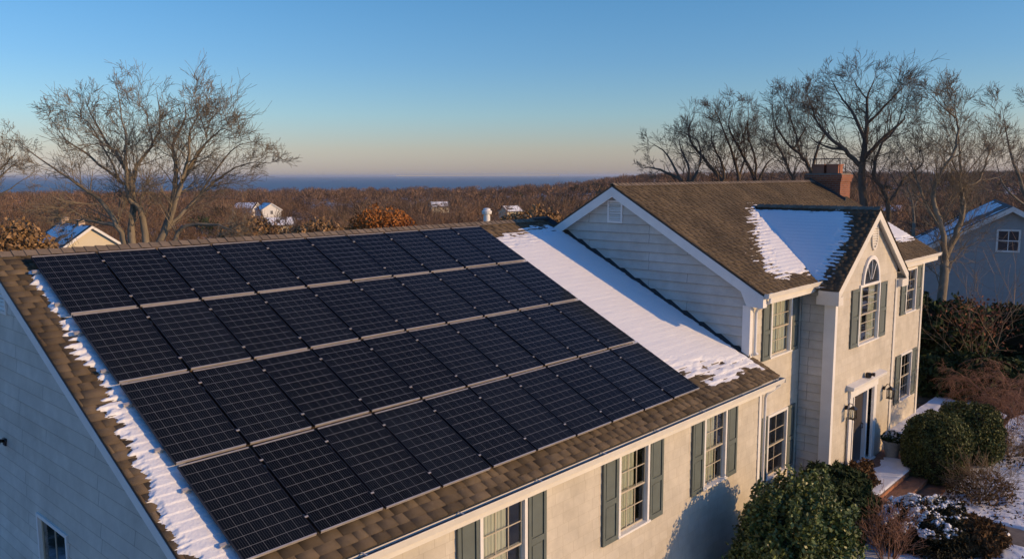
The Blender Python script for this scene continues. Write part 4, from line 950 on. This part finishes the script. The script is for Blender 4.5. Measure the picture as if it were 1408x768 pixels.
def wood_tree_meshes(seed, h, kind):
    rd = random.Random(seed); out = []; tr = []
    p = Vector((0, 0, -.5)); d = Vector((rd.gauss(0, .04), rd.gauss(0, .04), 1)); r = h*.014
    for i in range(6):
        q = p+d.normalized()*(h*.62/6); tr.append((tuple(p), tuple(q), r, r*.88)); r *= .88
        if i >= 2:
            for _ in range(3):
                a = rd.uniform(0, 2*math.pi); dd = Vector((math.cos(a), math.sin(a), rd.uniform(.5, 1.3)))
                grow(out, q, dd, h*rd.uniform(.24, .36), r*.5, 1, 3, rd, wob=.25, up=.1, kids=(1, 2), nseg=4, rmin=.022)
        p = q; d = d+Vector((rd.gauss(0, .08), rd.gauss(0, .08), 0))
    grow(out, p, d, h*.36, r*.8, 1, 3, rd, wob=.2, up=.2, kids=(2, 2), rmin=.022)
    V, F = frusta([q[0] for q in tr], [q[1] for q in tr], [q[2] for q in tr], [q[3] for q in tr], 6); mt = npmesh('trunk', V, F); mt.materials.append(M_BARK)
    V, F = frusta([q[0] for q in out], [q[1] for q in out], [q[2] for q in out], [q[3] for q in out], 3); mc = npmesh('crown', V, F); mc.materials.append([M_TWIG, M_TWIG2, M_TWIG3][kind])
    return mt, mc
protos = [wood_tree_meshes(200+i, [11, 10, 12, 9.5, 11.5, 10.5][i], [0, 1, 0, 2, 1, 0][i]) for i in range(6)]
def conifer_meshes(seed, h, rad):
    r_g = np.random.default_rng(seed); n = 2600
    z = r_g.uniform(.08, 1, n)**1.1; lay = 1+.25*np.sin(z*40+r_g.uniform(0, 1)); rr = rad*(1-z)**.8*lay*np.sqrt(r_g.uniform(.25, 1, n)); a = r_g.uniform(0, 2*np.pi, n)
    P = np.stack([rr*np.cos(a), rr*np.sin(a), z*h], -1); V, F = leafcloud(P, .42, r_g, -.2, 1.8); m1 = npmesh('crown', V, F); m1.materials.append(M_EVER)
    V, F = frusta([(0, 0, -.4)], [(0, 0, h*.9)], [h*.02], [.03], 6); m2 = npmesh('trunk', V, F); m2.materials.append(M_BARKD); return m2, m1
con = [conifer_meshes(310, 7, 2.0), conifer_meshes(311, 5, 2.6)]
def round_meshes(seed, h, rad, m):
    r_g = np.random.default_rng(seed); n = 11000
    v = r_g.normal(size=(n, 3)); v /= np.linalg.norm(v, axis=1, keepdims=True); a = np.arctan2(v[:, 1], v[:, 0])
    lump = .72+.5*vnoise(a*1.8+5, v[:, 2]*3+9, seed); q = v*(r_g.uniform(.35, 1, (n, 1))**.5)*lump[:, None]*rad; q[:, 2] = q[:, 2]*.8+h-rad*.75
    V, F = leafcloud(q, .12, r_g, .2, 1.5); m1 = npmesh('crown', V, F); m1.materials.append(m)
    V, F = frusta([(0, 0, -.4)], [(0, 0, h-rad)], [.14], [.08], 6); m2 = npmesh('trunk', V, F); m2.materials.append(M_BARK); return m2, m1
def put(meshes, name, label, cat, group, x, y, s, rz, z=None):
    e = empty(name, (x, y, float(terrain_z(x, y)) if z is None else z), rz); e.scale = (s, s, s); tag(e, label, cat, group)
    for me, nm in zip(meshes, ('trunk', 'crown')):
        o = bpy.data.objects.new(nm, me); col.objects.link(o); o.parent = e
    return e
def dirpt(u, d): 
    ph = YAW-math.atan((u-704)/1139); return CAM.x+d*math.cos(ph), CAM.y+d*math.sin(ph)
houses_keep = [dirpt(105, 83), dirpt(368, 262), dirpt(1390, 50)]
pts = []; rdw = random.Random(77)
def ok(x, y, md):
    for hx, hy in houses_keep:
        # keep clear round each far house and in front of it
        if math.hypot(x-hx, y-hy) < 9: return False
        t = ((x-CAM.x)*(hx-CAM.x)+(y-CAM.y)*(hy-CAM.y))/((hx-CAM.x)**2+(hy-CAM.y)**2)
        if .45 < t < 1:
            if math.hypot(x-(CAM.x+t*(hx-CAM.x)), y-(CAM.y+t*(hy-CAM.y))) < 7.5*t: return False
    return all((x-a)**2+(y-b)**2 > md*md for a, b in pts)
tries = 0; near = []
while len(near) < 250 and tries < 60000:
    tries += 1
    u = rdw.uniform(-150, 1560); d = 46+(150-46)*rdw.random()**.75
    if u > 1240 and d < 62: continue
    x, y = dirpt(u, d)
    if not ok(x, y, 5.6+d*.012): continue
    pts.append((x, y)); near.append((x, y, d, u))
LBL = {0: 'bare brown tree in the wood behind the house', 1: 'bare greyish tree in the wood behind the house', 2: 'bare russet tree in the wood behind the house'}
for (x, y, d, u) in near:
    k = rdw.randrange(6); kd = [0, 1, 0, 2, 1, 0][k]
    s = rdw.uniform(.62, .92) if u < 1050 else rdw.uniform(.6, .85)
    if u < 900 and d < 100: s *= .72
    put(protos[k], 'bare_tree', LBL[kd], 'tree', LBL[kd].replace('tree', 'trees'), x, y, s, rdw.uniform(0, 6.28))
for (u, d, k, s, lb) in ((548, 96, 1, .8, 'small round evergreen just right of the orange-leaved tree'), (575, 110, 1, .9, 'low dark evergreen second to the right of the orange-leaved tree'), (603, 88, 1, .75, 'dark evergreen left of the white vent stack'),
                         (270, 70, 1, .9, 'dark evergreen mound showing between the stems of the big bare tree'), (318, 74, 1, 1.0, 'dark evergreen behind the right stems of the big bare tree'), (20, 64, 1, 1.0, 'dark evergreen beside the small cream house at left')):
    x, y = dirpt(u, d); tz = float(terrain_z(x, y)); put(con[k], 'evergreen_tree', lb, 'tree', None, x, y, s, 1, tz+.5)
ot = round_meshes(401, 5.2, 2.6, M_ORANGE); yt = round_meshes(402, 4.2, 2.0, M_YELLOW)
def treetop(m, nm, lb, u, v, d, h, s):
    x, y = dirpt(u, d); ztop = CAM.z-(v-241)/1130*d; put(m, nm, lb, 'tree', None, x, y, (ztop-float(terrain_z(x, y)))/h, 2)
treetop(ot, 'autumn_tree', 'orange-leaved tree glowing in the bare wood above the roof ridge', 527, 288, 84, 5.2, 1)
treetop(yt, 'autumn_tree', 'tan-leaved bushy tree left of the orange-leaved one', 432, 305, 78, 4.2, 1)
treetop(yt, 'autumn_tree', 'tan-leaved tree above the third panel of the top row', 345, 302, 82, 4.2, 1)
treetop(yt, 'autumn_tree', 'small russet-tan tree right of the white vent stack', 735, 290, 86, 4.2, 1)
treetop(yt, 'autumn_tree', 'tan-leaved tree at the far left edge above the gable', 4, 300, 62, 4.2, 1)
# far wood, one mass nobody could count
r_f = np.random.default_rng(5)
def farwood(name, m, n, d0, d1, k, size, wid, hh, seed):
    g = np.random.default_rng(seed)
    u = g.uniform(-250, 1650, n); dd = np.sqrt(g.uniform(d0**2, d1**2, n)); ph = YAW-np.arctan((u-704)/1139)
    x = CAM.x+dd*np.cos(ph); y = CAM.y+dd*np.sin(ph); z = terrain_z(x, y); keep = z > -37.5
    for hx, hy in houses_keep[1:2]: keep &= ~((np.hypot(x-hx, y-hy) < 14) | ((dd < 262) & (dd > 120) & (np.abs(u-368) < 16)))
    x, y, z, dd = x[keep], y[keep], z[keep], dd[keep]; n = len(x)
    H = hh*g.uniform(.5, 1.35, n)*(1+.25*(fbm(x/40, y/40, 8)-.5))
    rad = H*g.uniform(.36, .56, n)
    v = g.normal(size=(n, k, 3)); v /= np.linalg.norm(v, axis=2, keepdims=True); v[..., 2] = np.abs(v[..., 2])*1.0-.25
    rr = g.uniform(.3, 1, (n, k, 1))**.35
    c = np.stack([x, y, z+H*.58], -1)[:, None]
    P = c+v*rr*np.stack([rad, rad, H*.46], -1)[:, None]
    ax = v*np.array([1, 1, .9])+np.array([0, 0, .55])+g.normal(size=v.shape)*.45; ax /= np.linalg.norm(ax, axis=2, keepdims=True)
    L = size*g.uniform(.6, 1.3, (n, k, 1)); sd2 = np.cross(ax, g.normal(size=ax.shape)); sd2 /= np.linalg.norm(sd2, axis=2, keepdims=True)
    W = wid*g.uniform(.6, 1.3, (n, k, 1))
    V = np.stack([P-ax*L/2-sd2*W/2, P-ax*L/2+sd2*W/2, P+ax*L/2], 2).reshape(-1, 3)
    me = npmesh(name, V, np.arange(len(V)).reshape(-1, 3), 3); o = link(name, me, m); tag(o, kind='stuff'); return o
o = farwood('far_woodland', M_TWIG, 900, 142, 380, 520, 1.25, .105, 10, 61); tag(o, 'brown bare woodland rolling away beyond the roof ridge', 'woodland')
o = farwood('far_woodland', M_TWIG2, 420, 142, 380, 520, 1.25, .105, 10, 62); tag(o, 'grey-brown bare trees mixed through the woodland beyond the ridge', 'woodland')
o = farwood('far_woodland', M_TWIG, 4300, 370, 1250, 150, 2.3, .32, 11, 63); tag(o, 'hazy distant woodland reaching to the sea and the skyline', 'woodland')
o = farwood('far_woodland', M_EVER, 130, 150, 700, 200, 1.8, .5, 8, 64); tag(o, 'scattered dark evergreens in the distant woodland', 'woodland')

# ------------------------------------------------------------------ far houses
M_ROOFD = mat('grey_roofing', (.10, .09, .085), rough=.9, var=.2)
M_CREAMW = mat('cream_clapboard', (.66, .58, .42), rough=.7)
M_BLUEW = mat('grey_clapboard', (.34, .36, .37), rough=.7, var=.06)
M_PANE = mat('dark_pane', (.02, .022, .028), rough=.08, spec=.7)
def gable_house(name, label, loc, rz, wd, dp, eave, rise, mw, group=None, snow=True, wins=(), chim=(), over=.3, lap=0, snow_r=False):
    """gable end on local -Y, ridge along local Y; wd across the gable, dp deep"""
    e = empty(name, loc, rz); tag(e, label, 'house', group)
    h = wd/2; mb = MB()
    prof = [(-h, 0), (h, 0), (h, eave), (0, eave+rise), (-h, eave)]
    mb.add([(x, 0, z) for x, z in prof]+[(x, dp, z) for x, z in prof], [(0, 1, 2, 3, 4), (9, 8, 7, 6, 5)]+[(i, (i+1) % 5, (i+1) % 5+5, i+5) for i in (0, 1, 4)])
    mb.build('wall', mw, e)
    if lap:
        mb = MB(); lapwall(mb, Fr((0, -.004, 0), (1, 0, 0), (0, -1, 0)), [(-h, 0), (h, 0), (h, eave), (0, eave+rise), (-h, eave)], [], lap, .02); mb.build('siding', mw, e)
    sl = rise/h
    for sg in (-1, 1):
        x1 = sg*(h+over); z1_ = eave+rise-(h+over)*sl
        mb = MB(); T = [(0, -over, eave+rise+.02), (x1, -over, z1_+.02), (x1, dp+over, z1_+.02), (0, dp+over, eave+rise+.02)]
        mb.pbox(T+[(a, b, c+.12) for a, b, c in T]); rf = mb.build('roof', M_ROOFD, e)
        if snow and (sg < 0 or snow_r):
            mb = MB(); g = 14; V = []; 
            N_ = 26
            for i in range(N_+1):
                for j in range(N_+1):
                    a = i/N_; b = j/N_; n_v = float(fbm(a*4+loc[0], b*5, 5)); th = .16+.05*(n_v-.5)-(0 if .03 < a < .97 and .04 < b < .96 else .08)-(.10 if n_v < .36 else 0)
                    V.append((x1*a, -over+(dp+2*over)*b, eave+rise-(h+over)*sl*a+th+.0))
            mb.add(V, [(i*(N_+1)+j, (i+1)*(N_+1)+j, (i+1)*(N_+1)+j+1, i*(N_+1)+j+1) for i in range(N_) for j in range(N_)])
            so = mb.build('roof_snow', M_SNOW, rf, smooth=True)
        mb = MB(); mb.pbox([(0, -over-.03, eave+rise-.16), (x1, -over-.03, z1_-.16), (x1, -over, z1_-.16), (0, -over, eave+rise-.16), (0, -over-.03, eave+rise+.13), (x1, -over-.03, z1_+.13), (x1, -over, z1_+.13), (0, -over, eave+rise+.13)]); mb.build('rake_board', M_WHITE, e)
    for (x, z, w_, h_) in wins:
        mb = MB(); mb.box((x-w_/2, -.07, z-h_/2), (x-w_/2+.1, -.02, z+h_/2)); mb.box((x+w_/2-.1, -.07, z-h_/2), (x+w_/2, -.02, z+h_/2)); mb.box((x-w_/2+.1, -.07, z-h_/2), (x+w_/2-.1, -.02, z-h_/2+.1)); mb.box((x-w_/2+.1, -.07, z+h_/2-.1), (x+w_/2-.1, -.02, z+h_/2)); mb.box((x-w_/2+.1, -.06, z-.03), (x+w_/2-.1, -.022, z+.03)); mb.box((x-.02, -.058, z-h_/2+.1), (x+.02, -.024, z+h_/2-.1))
        wi = mb.build('window', M_WHITE, e)
        mb = MB(); mb.box((x-w_/2+.1, -.04, z-h_/2+.1), (x+w_/2-.1, -.021, z+h_/2-.1)); mb.build('pane', M_PANE, wi)
    for (x, y, w_, top) in chim:
        mb = MB(); mb.box((x-w_/2, y-w_/2, eave+rise-1.2), (x+w_/2, y+w_/2, eave+rise+top)); mb.box((x-w_/2-.05, y-w_/2-.05, eave+rise+top), (x+w_/2+.05, y+w_/2+.05, eave+rise+top+.1)); mb.build('chimney', mat('pale_masonry', (.5, .38, .28), rough=.9), e)
    return e
# the cream one below the big tree at left
hx, hy, hz = 26.8, 69.0, -10.8
gable_house('small_house', 'small cream gabled house with snowy blue roof behind the big left tree', (hx, hy, hz), R(-3), 6.4, 9.5, 5.0, 2.25, M_CREAMW, wins=((1.1, 4.2, .8, 1.2),), chim=((0, 3.0, .6, .5), (0, 8.2, .7, .55)))
# the blue-grey neighbour at right
rdg = R(15.5)
gable_house('neighbour_house', 'large blue-grey clapboard house with a white-framed gable window at the right edge', (46.9, -4.75, -9.6), rdg-math.pi/2, 11.0, 14, 5.9, 3.1, M_BLUEW, wins=((-.1, 7.25, 1.15, 1.25),), chim=((1.6, 6, .9, .5),), lap=.22, over=.35)
rdh = random.Random(9)
for (u, v, d, sz, rot, lb) in ((372, 284, 262, .85, -15, 'distant white gabled house with snowy roof left of the orange tree'), (352, 283, 280, .8, 30, 'distant pale house half hidden left of the white gabled one'),
                          (400, 303, 150, .5, 70, 'small snowy roof low in the wood below the white gabled house'), (615, 284, 215, .5, 60, 'snowy grey roof in the wood left of the white vent stack'), (712, 290, 170, .42, 80, 'snow-dusted roof in the wood right of the white vent stack'),
                          (1243, 287, 210, .5, 20, 'small snowy roof among the trunks right of the front gable')):
    x, y = dirpt(u, d); zt = CAM.z-(v-7-241)/1130*d; hh = 5.4*sz
    gable_house('distant_house', lb, (x, y, zt-hh), R(rot), 7*sz, 9*sz, 3.2*sz, 2.2*sz, M_CREAMW if sz < .8 else M_WHITE, group=None, wins=((0, 2.2*sz, .9, 1.2),), snow_r=True)

# ------------------------------------------------------------------ garden: snow, path, steps
def hG(u, s):       # u = x, s = y
    n = fbm(u*.55, s*.55, 71)-.5; n2 = fbm(u*3, s*3, 72)-.5; n3 = fbm(u*11, s*11, 73)-.5
    bed = 0
    for (bx, by, br) in ((20.6, -8.3, 1.9), (23.2, -8.4, 1.8), (15.6, -8.0, 1.5), (12.0, -8.0, 2.0), (16.2, -9.9, 1.2), (24.5, -9.2, 1.3), (19.8, -9.7, .7), (25.5, -8.4, 1.0)):
        bed = np.maximum(bed, 1-np.clip(np.hypot(u-bx, s-by)/br, 0, 1)**2)
    pth = np.clip(1-np.abs(u-(17.65+(-s-9)*.01))/.62, 0, 1)*(s < -8.6)
    return .045+.05*n+.05*n2+.03*n3-.13*bed-.3*(pth > .02)
gs = snow_sheet('snow_ground', (0, 0, GZ), (1, 0, 0), (0, 1, 0), (0, 0, 1), 8.0, 42.0, -17.0, -5.9, .05, hG, None, kind='structure')
mb = MB(); 
V = []; n = 46
for i in range(n+1):
    y = -8.9-i*.18; wob = .04*math.sin(i*.7)
    V += [(17.1+wob, y, GZ+.012), (18.2+wob*.6, y, GZ+.012)]
mb.add(V, [(2*i, 2*i+2, 2*i+3, 2*i+1) for i in range(n)])
tag(mb.build('path', M_CONC), kind='structure')
def stone(name, pts, z0, z1_, m, parent, bev=.012):
    mb = MB(); mb.pbox([(x, y, z0) for x, y in pts]+[(x, y, z1_) for x, y in pts]); return mb.build(name, m, parent, bevel=bev)
M_TREAD = mat('brown_paver', (.20, .105, .068), rough=.85, var=.3, vscale=7, bump=.3)
st = empty('entrance_steps', (18.6, -7.5, GZ)); tag(st, 'red brick entrance landing and steps with snow-dusted brown treads', 'steps')
def rel(pts): return [(x-18.6, y+7.5) for x, y in pts]
for (x0, x1, y0, y1, z) in ((16.95, 20.95, -8.05, -6.88, .44), (17.25, 20.2, -8.5, -8.06, .29), (17.35, 19.7, -8.95, -8.51, .14)):
    stone('riser', rel([(x0, y0), (x1, y0), (x1, y1), (x0, y1)]), -.1, z-.05, M_BRICKSTEP, st)
    stone('tread', rel([(x0-.03, y0-.03), (x1+.03, y0-.03), (x1+.03, y1), (x0-.03, y1)]), z-.048, z, M_TREAD, st)
stone('cheek_wall', rel([(16.7, -8.7), (16.92, -8.7), (16.92, -6.9), (16.7, -6.9)]), -.1, .46, M_BRICKSTEP, st)
snow_sheet('snow', (0, 0, GZ+.44), (1, 0, 0), (0, 1, 0), (0, 0, 1), 16.95, 20.2, -8.06, -7.1, .03, lambda u, s: .035*np.minimum(edge(s+8.07, .05), edge(-7.5-s+.3*(fbm(u*3, s*3, 5)-.5)+(u-17)*.10, .2))+.02*(fbm(u*6, s*6, 6)-.5), 'thin sheet of snow on the brick entrance landing')
# planter
pl = empty('planter', (20.35, -7.3, GZ+.44)); tag(pl, 'tapered stone flower pot with a snowy evergreen tuft beside the front door', 'planter')
mb = MB(); mb.lathe((0, 0, 0), [(.17, 0), (.18, .03), (.25, .42), (.29, .44), (.30, .50), (.26, .51), (.24, .46)], 24); mb.build('pot', M_POT, pl, smooth=False)
def leafball(name, m, c, rad, n, size, seed, parent, power=2.3, lump=.16, zmin=0, upb=.35, asp=1.7, shell=.72, fr=2.2):
    g = np.random.default_rng(seed); v = g.normal(size=(n, 3)); v /= np.linalg.norm(v, axis=1, keepdims=True)
    k = (np.abs(v[:, 0])**power+np.abs(v[:, 1])**power+np.abs(v[:, 2])**power)**(-1/power)
    a = np.arctan2(v[:, 1], v[:, 0])
    lp = 1+lump*(2*fbm(a*fr+7, v[:, 2]*fr*1.4+3, seed, 3)-1)*1.6
    rr = (shell+(1-shell)*g.uniform(0, 1, n)**.6)
    P = v*(k*lp*rr)[:, None]*np.array(rad)+np.array(c); kp = P[:, 2] > zmin; P = P[kp]
    V, F = leafcloud(P, size, g, upb, asp); return link(name, npmesh(name, V, F), m, parent), P
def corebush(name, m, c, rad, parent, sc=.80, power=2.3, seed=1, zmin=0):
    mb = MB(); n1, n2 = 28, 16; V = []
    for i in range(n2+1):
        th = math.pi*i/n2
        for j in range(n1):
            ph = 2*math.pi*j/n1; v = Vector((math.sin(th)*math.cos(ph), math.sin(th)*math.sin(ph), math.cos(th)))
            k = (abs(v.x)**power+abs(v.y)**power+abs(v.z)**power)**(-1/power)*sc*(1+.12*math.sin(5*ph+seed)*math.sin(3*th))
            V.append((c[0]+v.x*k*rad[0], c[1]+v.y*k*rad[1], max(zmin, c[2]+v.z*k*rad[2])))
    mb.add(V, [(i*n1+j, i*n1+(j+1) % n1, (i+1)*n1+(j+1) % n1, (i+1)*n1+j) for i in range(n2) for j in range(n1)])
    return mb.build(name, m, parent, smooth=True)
M_HOLLY = mat('holly_leaves', (.105, .135, .038), rough=.42, spec=.4, island=.5)
M_YEW = mat('yew_needles', (.034, .052, .017), rough=.75, spec=.2, island=.5)
M_BOX = mat('boxwood_leaves', (.088, .098, .028), rough=.6, spec=.25, island=.55)
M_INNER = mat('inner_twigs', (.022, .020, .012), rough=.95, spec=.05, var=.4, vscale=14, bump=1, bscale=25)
M_BROWNLF = mat('brown_foliage', (.11, .065, .032), rough=.9, spec=.08, island=.5)
M_REDTW = mat('red_brown_twigs', (.26, .15, .105), rough=.9, spec=.08, island=.35)
M_GREYTW = mat('pale_twigs', (.24, .175, .115), rough=.9, spec=.08, island=.35)
leafball('plant', M_YEW, (0, 0, .58), (.30, .30, .16), 900, .06, 3, pl)
tag(leafball('snow_cap', M_SNOW, (0, 0, .63), (.24, .24, .12), 260, .07, 4, pl, upb=2)[0])
def bush(name, label, x, y, rad, cz, m, n, size, seed, power=2.3, lump=.16, snow=0, core=.80, **kw):
    e = empty(name, (x, y, GZ)); tag(e, label, 'shrub')
    o, P = leafball('foliage', m, (0, 0, cz), rad, n, size, seed, e, power, lump, .02, **kw)
    corebush('branches', M_INNER, (0, 0, cz), rad, e, core, power, seed)
    return e, P
bush('holly_shrub', 'big glossy light-green holly in the foreground against the low wing wall', 11.6, -8.15, (1.62, 1.1, 1.42), .92, M_HOLLY, 46000, .058, 501, power=2.1, lump=.24, core=.74, shell=.64, fr=4.2)
bush('yew_shrub', 'dark green spreading yew between the holly and the brick landing', 14.9, -7.6, (1.3, .9, .98), .62, M_YEW, 26000, .055, 502, lump=.2, asp=3.2)
bush('boxwood_shrub', 'large rounded boxwood just right of the entrance steps', 20.3, -8.5, (.98, .85, 1.04), .96, M_BOX, 34000, .042, 503, power=2.8, lump=.10, core=.86)
bush('boxwood_shrub', 'boxwood with a little snow on top behind the larger rounded one', 22.95, -8.75, (1.0, .9, .92), .84, M_BOX, 26000, .045, 504, power=2.8, lump=.14, core=.86)
bush('low_shrub', 'small rusty brown shrub beside the brick landing under the left lantern', 17.35, -7.35, (.85, .45, .55), .45, M_BROWNLF, 8000, .05, 505, lump=.25, core=.75)
e_, P_ = bush('spreading_shrub', 'low dark spreading shrub heaped with snow in front of the steps', 16.15, -9.45, (1.25, 1.0, .62), .22, mat('dark_foliage', (.035, .032, .018), rough=.85, spec=.1, island=.5), 26000, .05, 506, lump=.22, fr=3.0)
sel = P_[(P_[:, 2] > .46) & (P_[:, 0] < 1.0)]; g_ = np.random.default_rng(8)
cl = fbm(sel[:, 0]*4, sel[:, 1]*4, 15); sel = sel[cl > .47]; sel = sel[g_.choice(len(sel), min(2600, len(sel)), replace=False)]
V = []; Fq = []
for p in sel:      # lumps of snow caught in the twigs
    r = g_.uniform(.02, .055); c = (16.15+p[0], -9.35+p[1], GZ+p[2]+.015); b = len(V)
    for zz, rr in ((-.35, .75), (.15, 1.0), (.62, .6)):
        for k in range(6):
            a = k*math.pi/3+g_.uniform(0, .3); V.append((c[0]+r*rr*math.cos(a)*g_.uniform(.8, 1.2), c[1]+r*rr*math.sin(a)*g_.uniform(.8, 1.2), c[2]+r*zz*.8))
    V.append((c[0], c[1], c[2]+r*.7))
    for l in range(2):
        for k in range(6): Fq.append((b+l*6+k, b+l*6+(k+1) % 6, b+(l+1)*6+(k+1) % 6, b+(l+1)*6+k))
    for k in range(6): Fq.append((b+12+k, b+12+(k+1) % 6, b+18, b+18))
mb = MB(); mb.v = V; mb.f = [tuple(dict.fromkeys(f)) for f in Fq]; so = mb.build('snow', M_SNOW, None, smooth=True); tag(so, 'clumps of snow caught on the low dark shrub before the steps', 'snow', None, 'stuff')
bush('ornamental_grass', 'flattened tuft of brown dead foliage beside the garden path light', 16.6, -10.35, (1.0, .75, .45), .12, M_BROWNLF, 9000, .05, 507, lump=.25, asp=3.5, core=.7)
def twiggy(name, label, x, y, h, spread, stems, seed, m, rmin=.004, mx=3, up=.10, wob=.16, thick=.018, weep=False, cat='shrub', L=None, kids=(1, 2)):
    rd = random.Random(seed); out = []
    for i in range(stems):
        a = rd.uniform(0, 2*math.pi); q = rd.uniform(.1, 1)*spread
        grow(out, Vector((.1*math.cos(a), .1*math.sin(a), -.05)), Vector((q*math.cos(a), q*math.sin(a), 1)), (L or h)*rd.uniform(.6, 1), thick*rd.uniform(.6, 1), 1, mx, rd, wob=wob, up=up, kids=kids, ratio=(.45, .7), rmin=rmin)
    e = empty(name, (x, y, GZ)); tag(e, label, cat); segs_mesh('stems', out, 3, m, e); return e
twiggy('bare_shrub', 'reddish bare twiggy shrub at the bottom edge left of the snow-heaped one', 14.35, -9.15, 1.0, 1.0, 26, 601, M_REDTW)
e_ = twiggy('bare_shrub', 'low wide bare shrub with thin brown twigs on the snowy lawn', 19.75, -9.8, .95, 1.8, 34, 602, M_GREYTW)
leafball('dry_leaves', M_BROWNLF, (.1, 0, .25), (1.0, .8, .4), 1500, .05, 603, e_)
twiggy('bare_shrub', 'knee-high bare brown twigs under the weeping maple', 24.2, -9.6, .7, 2.0, 24, 604, M_GREYTW)
# weeping maple
mt = empty('weeping_maple', (26.0, -8.9, GZ)); tag(mt, 'leafless weeping maple with a dense reddish dome of twigs beside the boxwoods', 'tree')
rd = random.Random(611); out = []; tr = []
p = Vector((0, 0, -.1)); d = Vector((.25, -.1, 1)).normalized()
for i in range(5): q = p+d*.28; tr.append((tuple(p), tuple(q), .11-.012*i, .10-.012*i)); p = q; d = (d+Vector((rd.gauss(0, .2), rd.gauss(0, .2), 0))).normalized()
def arch(p, d, L, r, lvl):
    n = 6; sl = L/n
    for i in range(n):
        d = (d+Vector((rd.gauss(0, .14), rd.gauss(0, .14), -.15 if lvl > 1 else -.02))).normalized(); q = p+d*sl; r1 = max(.0035, r*.85)
        out.append((tuple(p), tuple(q), r, r1))
        if lvl < 4:
            for _ in range(rd.choice((1, 2, 2) if lvl < 3 else (1, 2))):
                dd = (d+Vector((rd.gauss(0, .8), rd.gauss(0, .8), rd.gauss(.25, .4)))).normalized(); arch(q, dd, L*rd.uniform(.35, .6), r1*.6, lvl+1)
        p = q; r = r1
for i in range(7):
    a = i*2*math.pi/7+rd.uniform(-.3, .3); arch(p+Vector((0, 0, -.15)), Vector((math.cos(a), math.sin(a), .75)).normalized(), rd.uniform(1.7, 2.2), .055, 1)
segs_mesh('trunk', tr, 9, M_BARKD, mt); segs_mesh('crown', out, 3, M_REDTW, mt)
# young beech holding its leaves, hedge, fence piece
bt = twiggy('beech_sapling', 'slender beech sapling holding rusty leaves before the blue-grey house', 32.5, -6.7, 4.2, .35, 6, 621, M_GREYTW, rmin=.006, thick=.035, cat='tree')
g_ = np.random.default_rng(9); P = []
for (cx_, cy_, cz_, n) in ((.1, 0, 3.4, 240), (-.8, .2, 2.6, 260), (.5, -.3, 2.5, 240), (-1.1, .3, 3.3, 120), (0, 0, 1.8, 120)): P.append(g_.normal(size=(n, 3))*np.array([.6, .6, .2])+np.array([cx_, cy_, cz_]))
P = [q[::2] for q in P]
V, F = leafcloud(np.concatenate(P), .085, g_, .2, 1.6); link('leaves', npmesh('leaves', V, F), mat('beech_leaves', (.20, .085, .05), rough=.85, spec=.1, island=.4), bt)
def hedge(label, x, y, rad, cz, n, seed):
    e = empty('hedge', (x, y, GZ)); tag(e, label, 'hedge'); leafball('foliage', M_YEW, (0, 0, cz), rad, n, .16, seed, e, 3.5, .22, 0, fr=5); corebush('branches', M_INNER, (0, 0, cz), rad, e, .84, 3.5, seed)
hedge('long dark evergreen hedge in front of the blue-grey neighbour house', 38.5, -8.4, (1.5, 4.6, 1.6), 1.0, 22000, 631)
hedge('tall dark evergreen mass behind the corner of the house', 34.5, -4.4, (2.4, 2.2, 2.0), 1.1, 14000, 632)
hedge('low dark shrub border right of the far house corner', 31.5, -7.0, (1.6, 2.2, 1.0), .5, 12000, 633)
fn = empty('white_fence', (31.0, -4.9, GZ)); tag(fn, 'short run of white picket fence just past the far house corner', 'fence')
for i in range(4):
    mb = MB(); mb.box((i*.9-.05, -.05, 0), (i*.9+.05, .05, 1.2)); mb.build('post', M_WHITE, fn)
for z in (.35, .95):
    mb = MB(); mb.box((.0, -.08, z), (2.7, -.052, z+.09)); mb.build('rail', M_WHITE, fn)
# path light
ll = empty('path_light', (16.75, -11.0, GZ)); tag(ll, 'small white capped path light standing in the snow at lower right', 'garden light')
mb = MB(); mb.tube([(0, 0, -.05), (0, 0, .34)], .016, 8); mb.build('stake', M_LANTERN, ll)
mb = MB(); mb.tube([(0, 0, .30), (.0, 0, .38)], [.035, .045], 10); mb.lathe((0.0, 0, .38), [(.10, 0), (.085, .03), (.03, .055), (.01, .06)], 14); mb.build('lamp_head', M_WHITE, ll)
# ground litter: blades and twigs poking out of the snow
g_ = np.random.default_rng(12); n = 9000; x = g_.uniform(12, 34, n); y = g_.uniform(-15, -6.9, n); kp = (fbm(x*.55, y*.55, 71) < .56) & ~((np.abs(x-17.65) < .6) & (y < -8.6)) & ~((x < 21.2) & (y > -8.6)); x, y = x[kp], y[kp]
V, F = leafcloud(np.stack([x, y, np.full(len(x), GZ+.04)], -1), .06, g_, .3, 2.4); o = link('leaf_litter', npmesh('leaf_litter', V, F), M_BROWNLF); tag(o, 'dead leaves and stalks scattered over the snowy garden', 'leaf litter', None, 'stuff')

# ------------------------------------------------------------------ haze
HZ = 0.00006
mh = bpy.data.materials.new('haze'); mh.use_nodes = True; n = mh.node_tree.nodes; n.remove(n['Principled BSDF'])
pv = n.new('ShaderNodeVolumePrincipled'); pv.inputs['Color'].default_value = (.86, .90, 1.0, 1); pv.inputs['Density'].default_value = HZ; pv.inputs['Anisotropy'].default_value = .2
mh.node_tree.links.new(pv.outputs[0], n['Material Output'].inputs['Volume'])
mb = MB(); mb.box((-47000, -47000, -72), (47000, 47000, 22)); hz_ = mb.build('haze', mh); tag(hz_, 'thin pale winter haze over the woods and sea', 'haze', None, 'stuff')
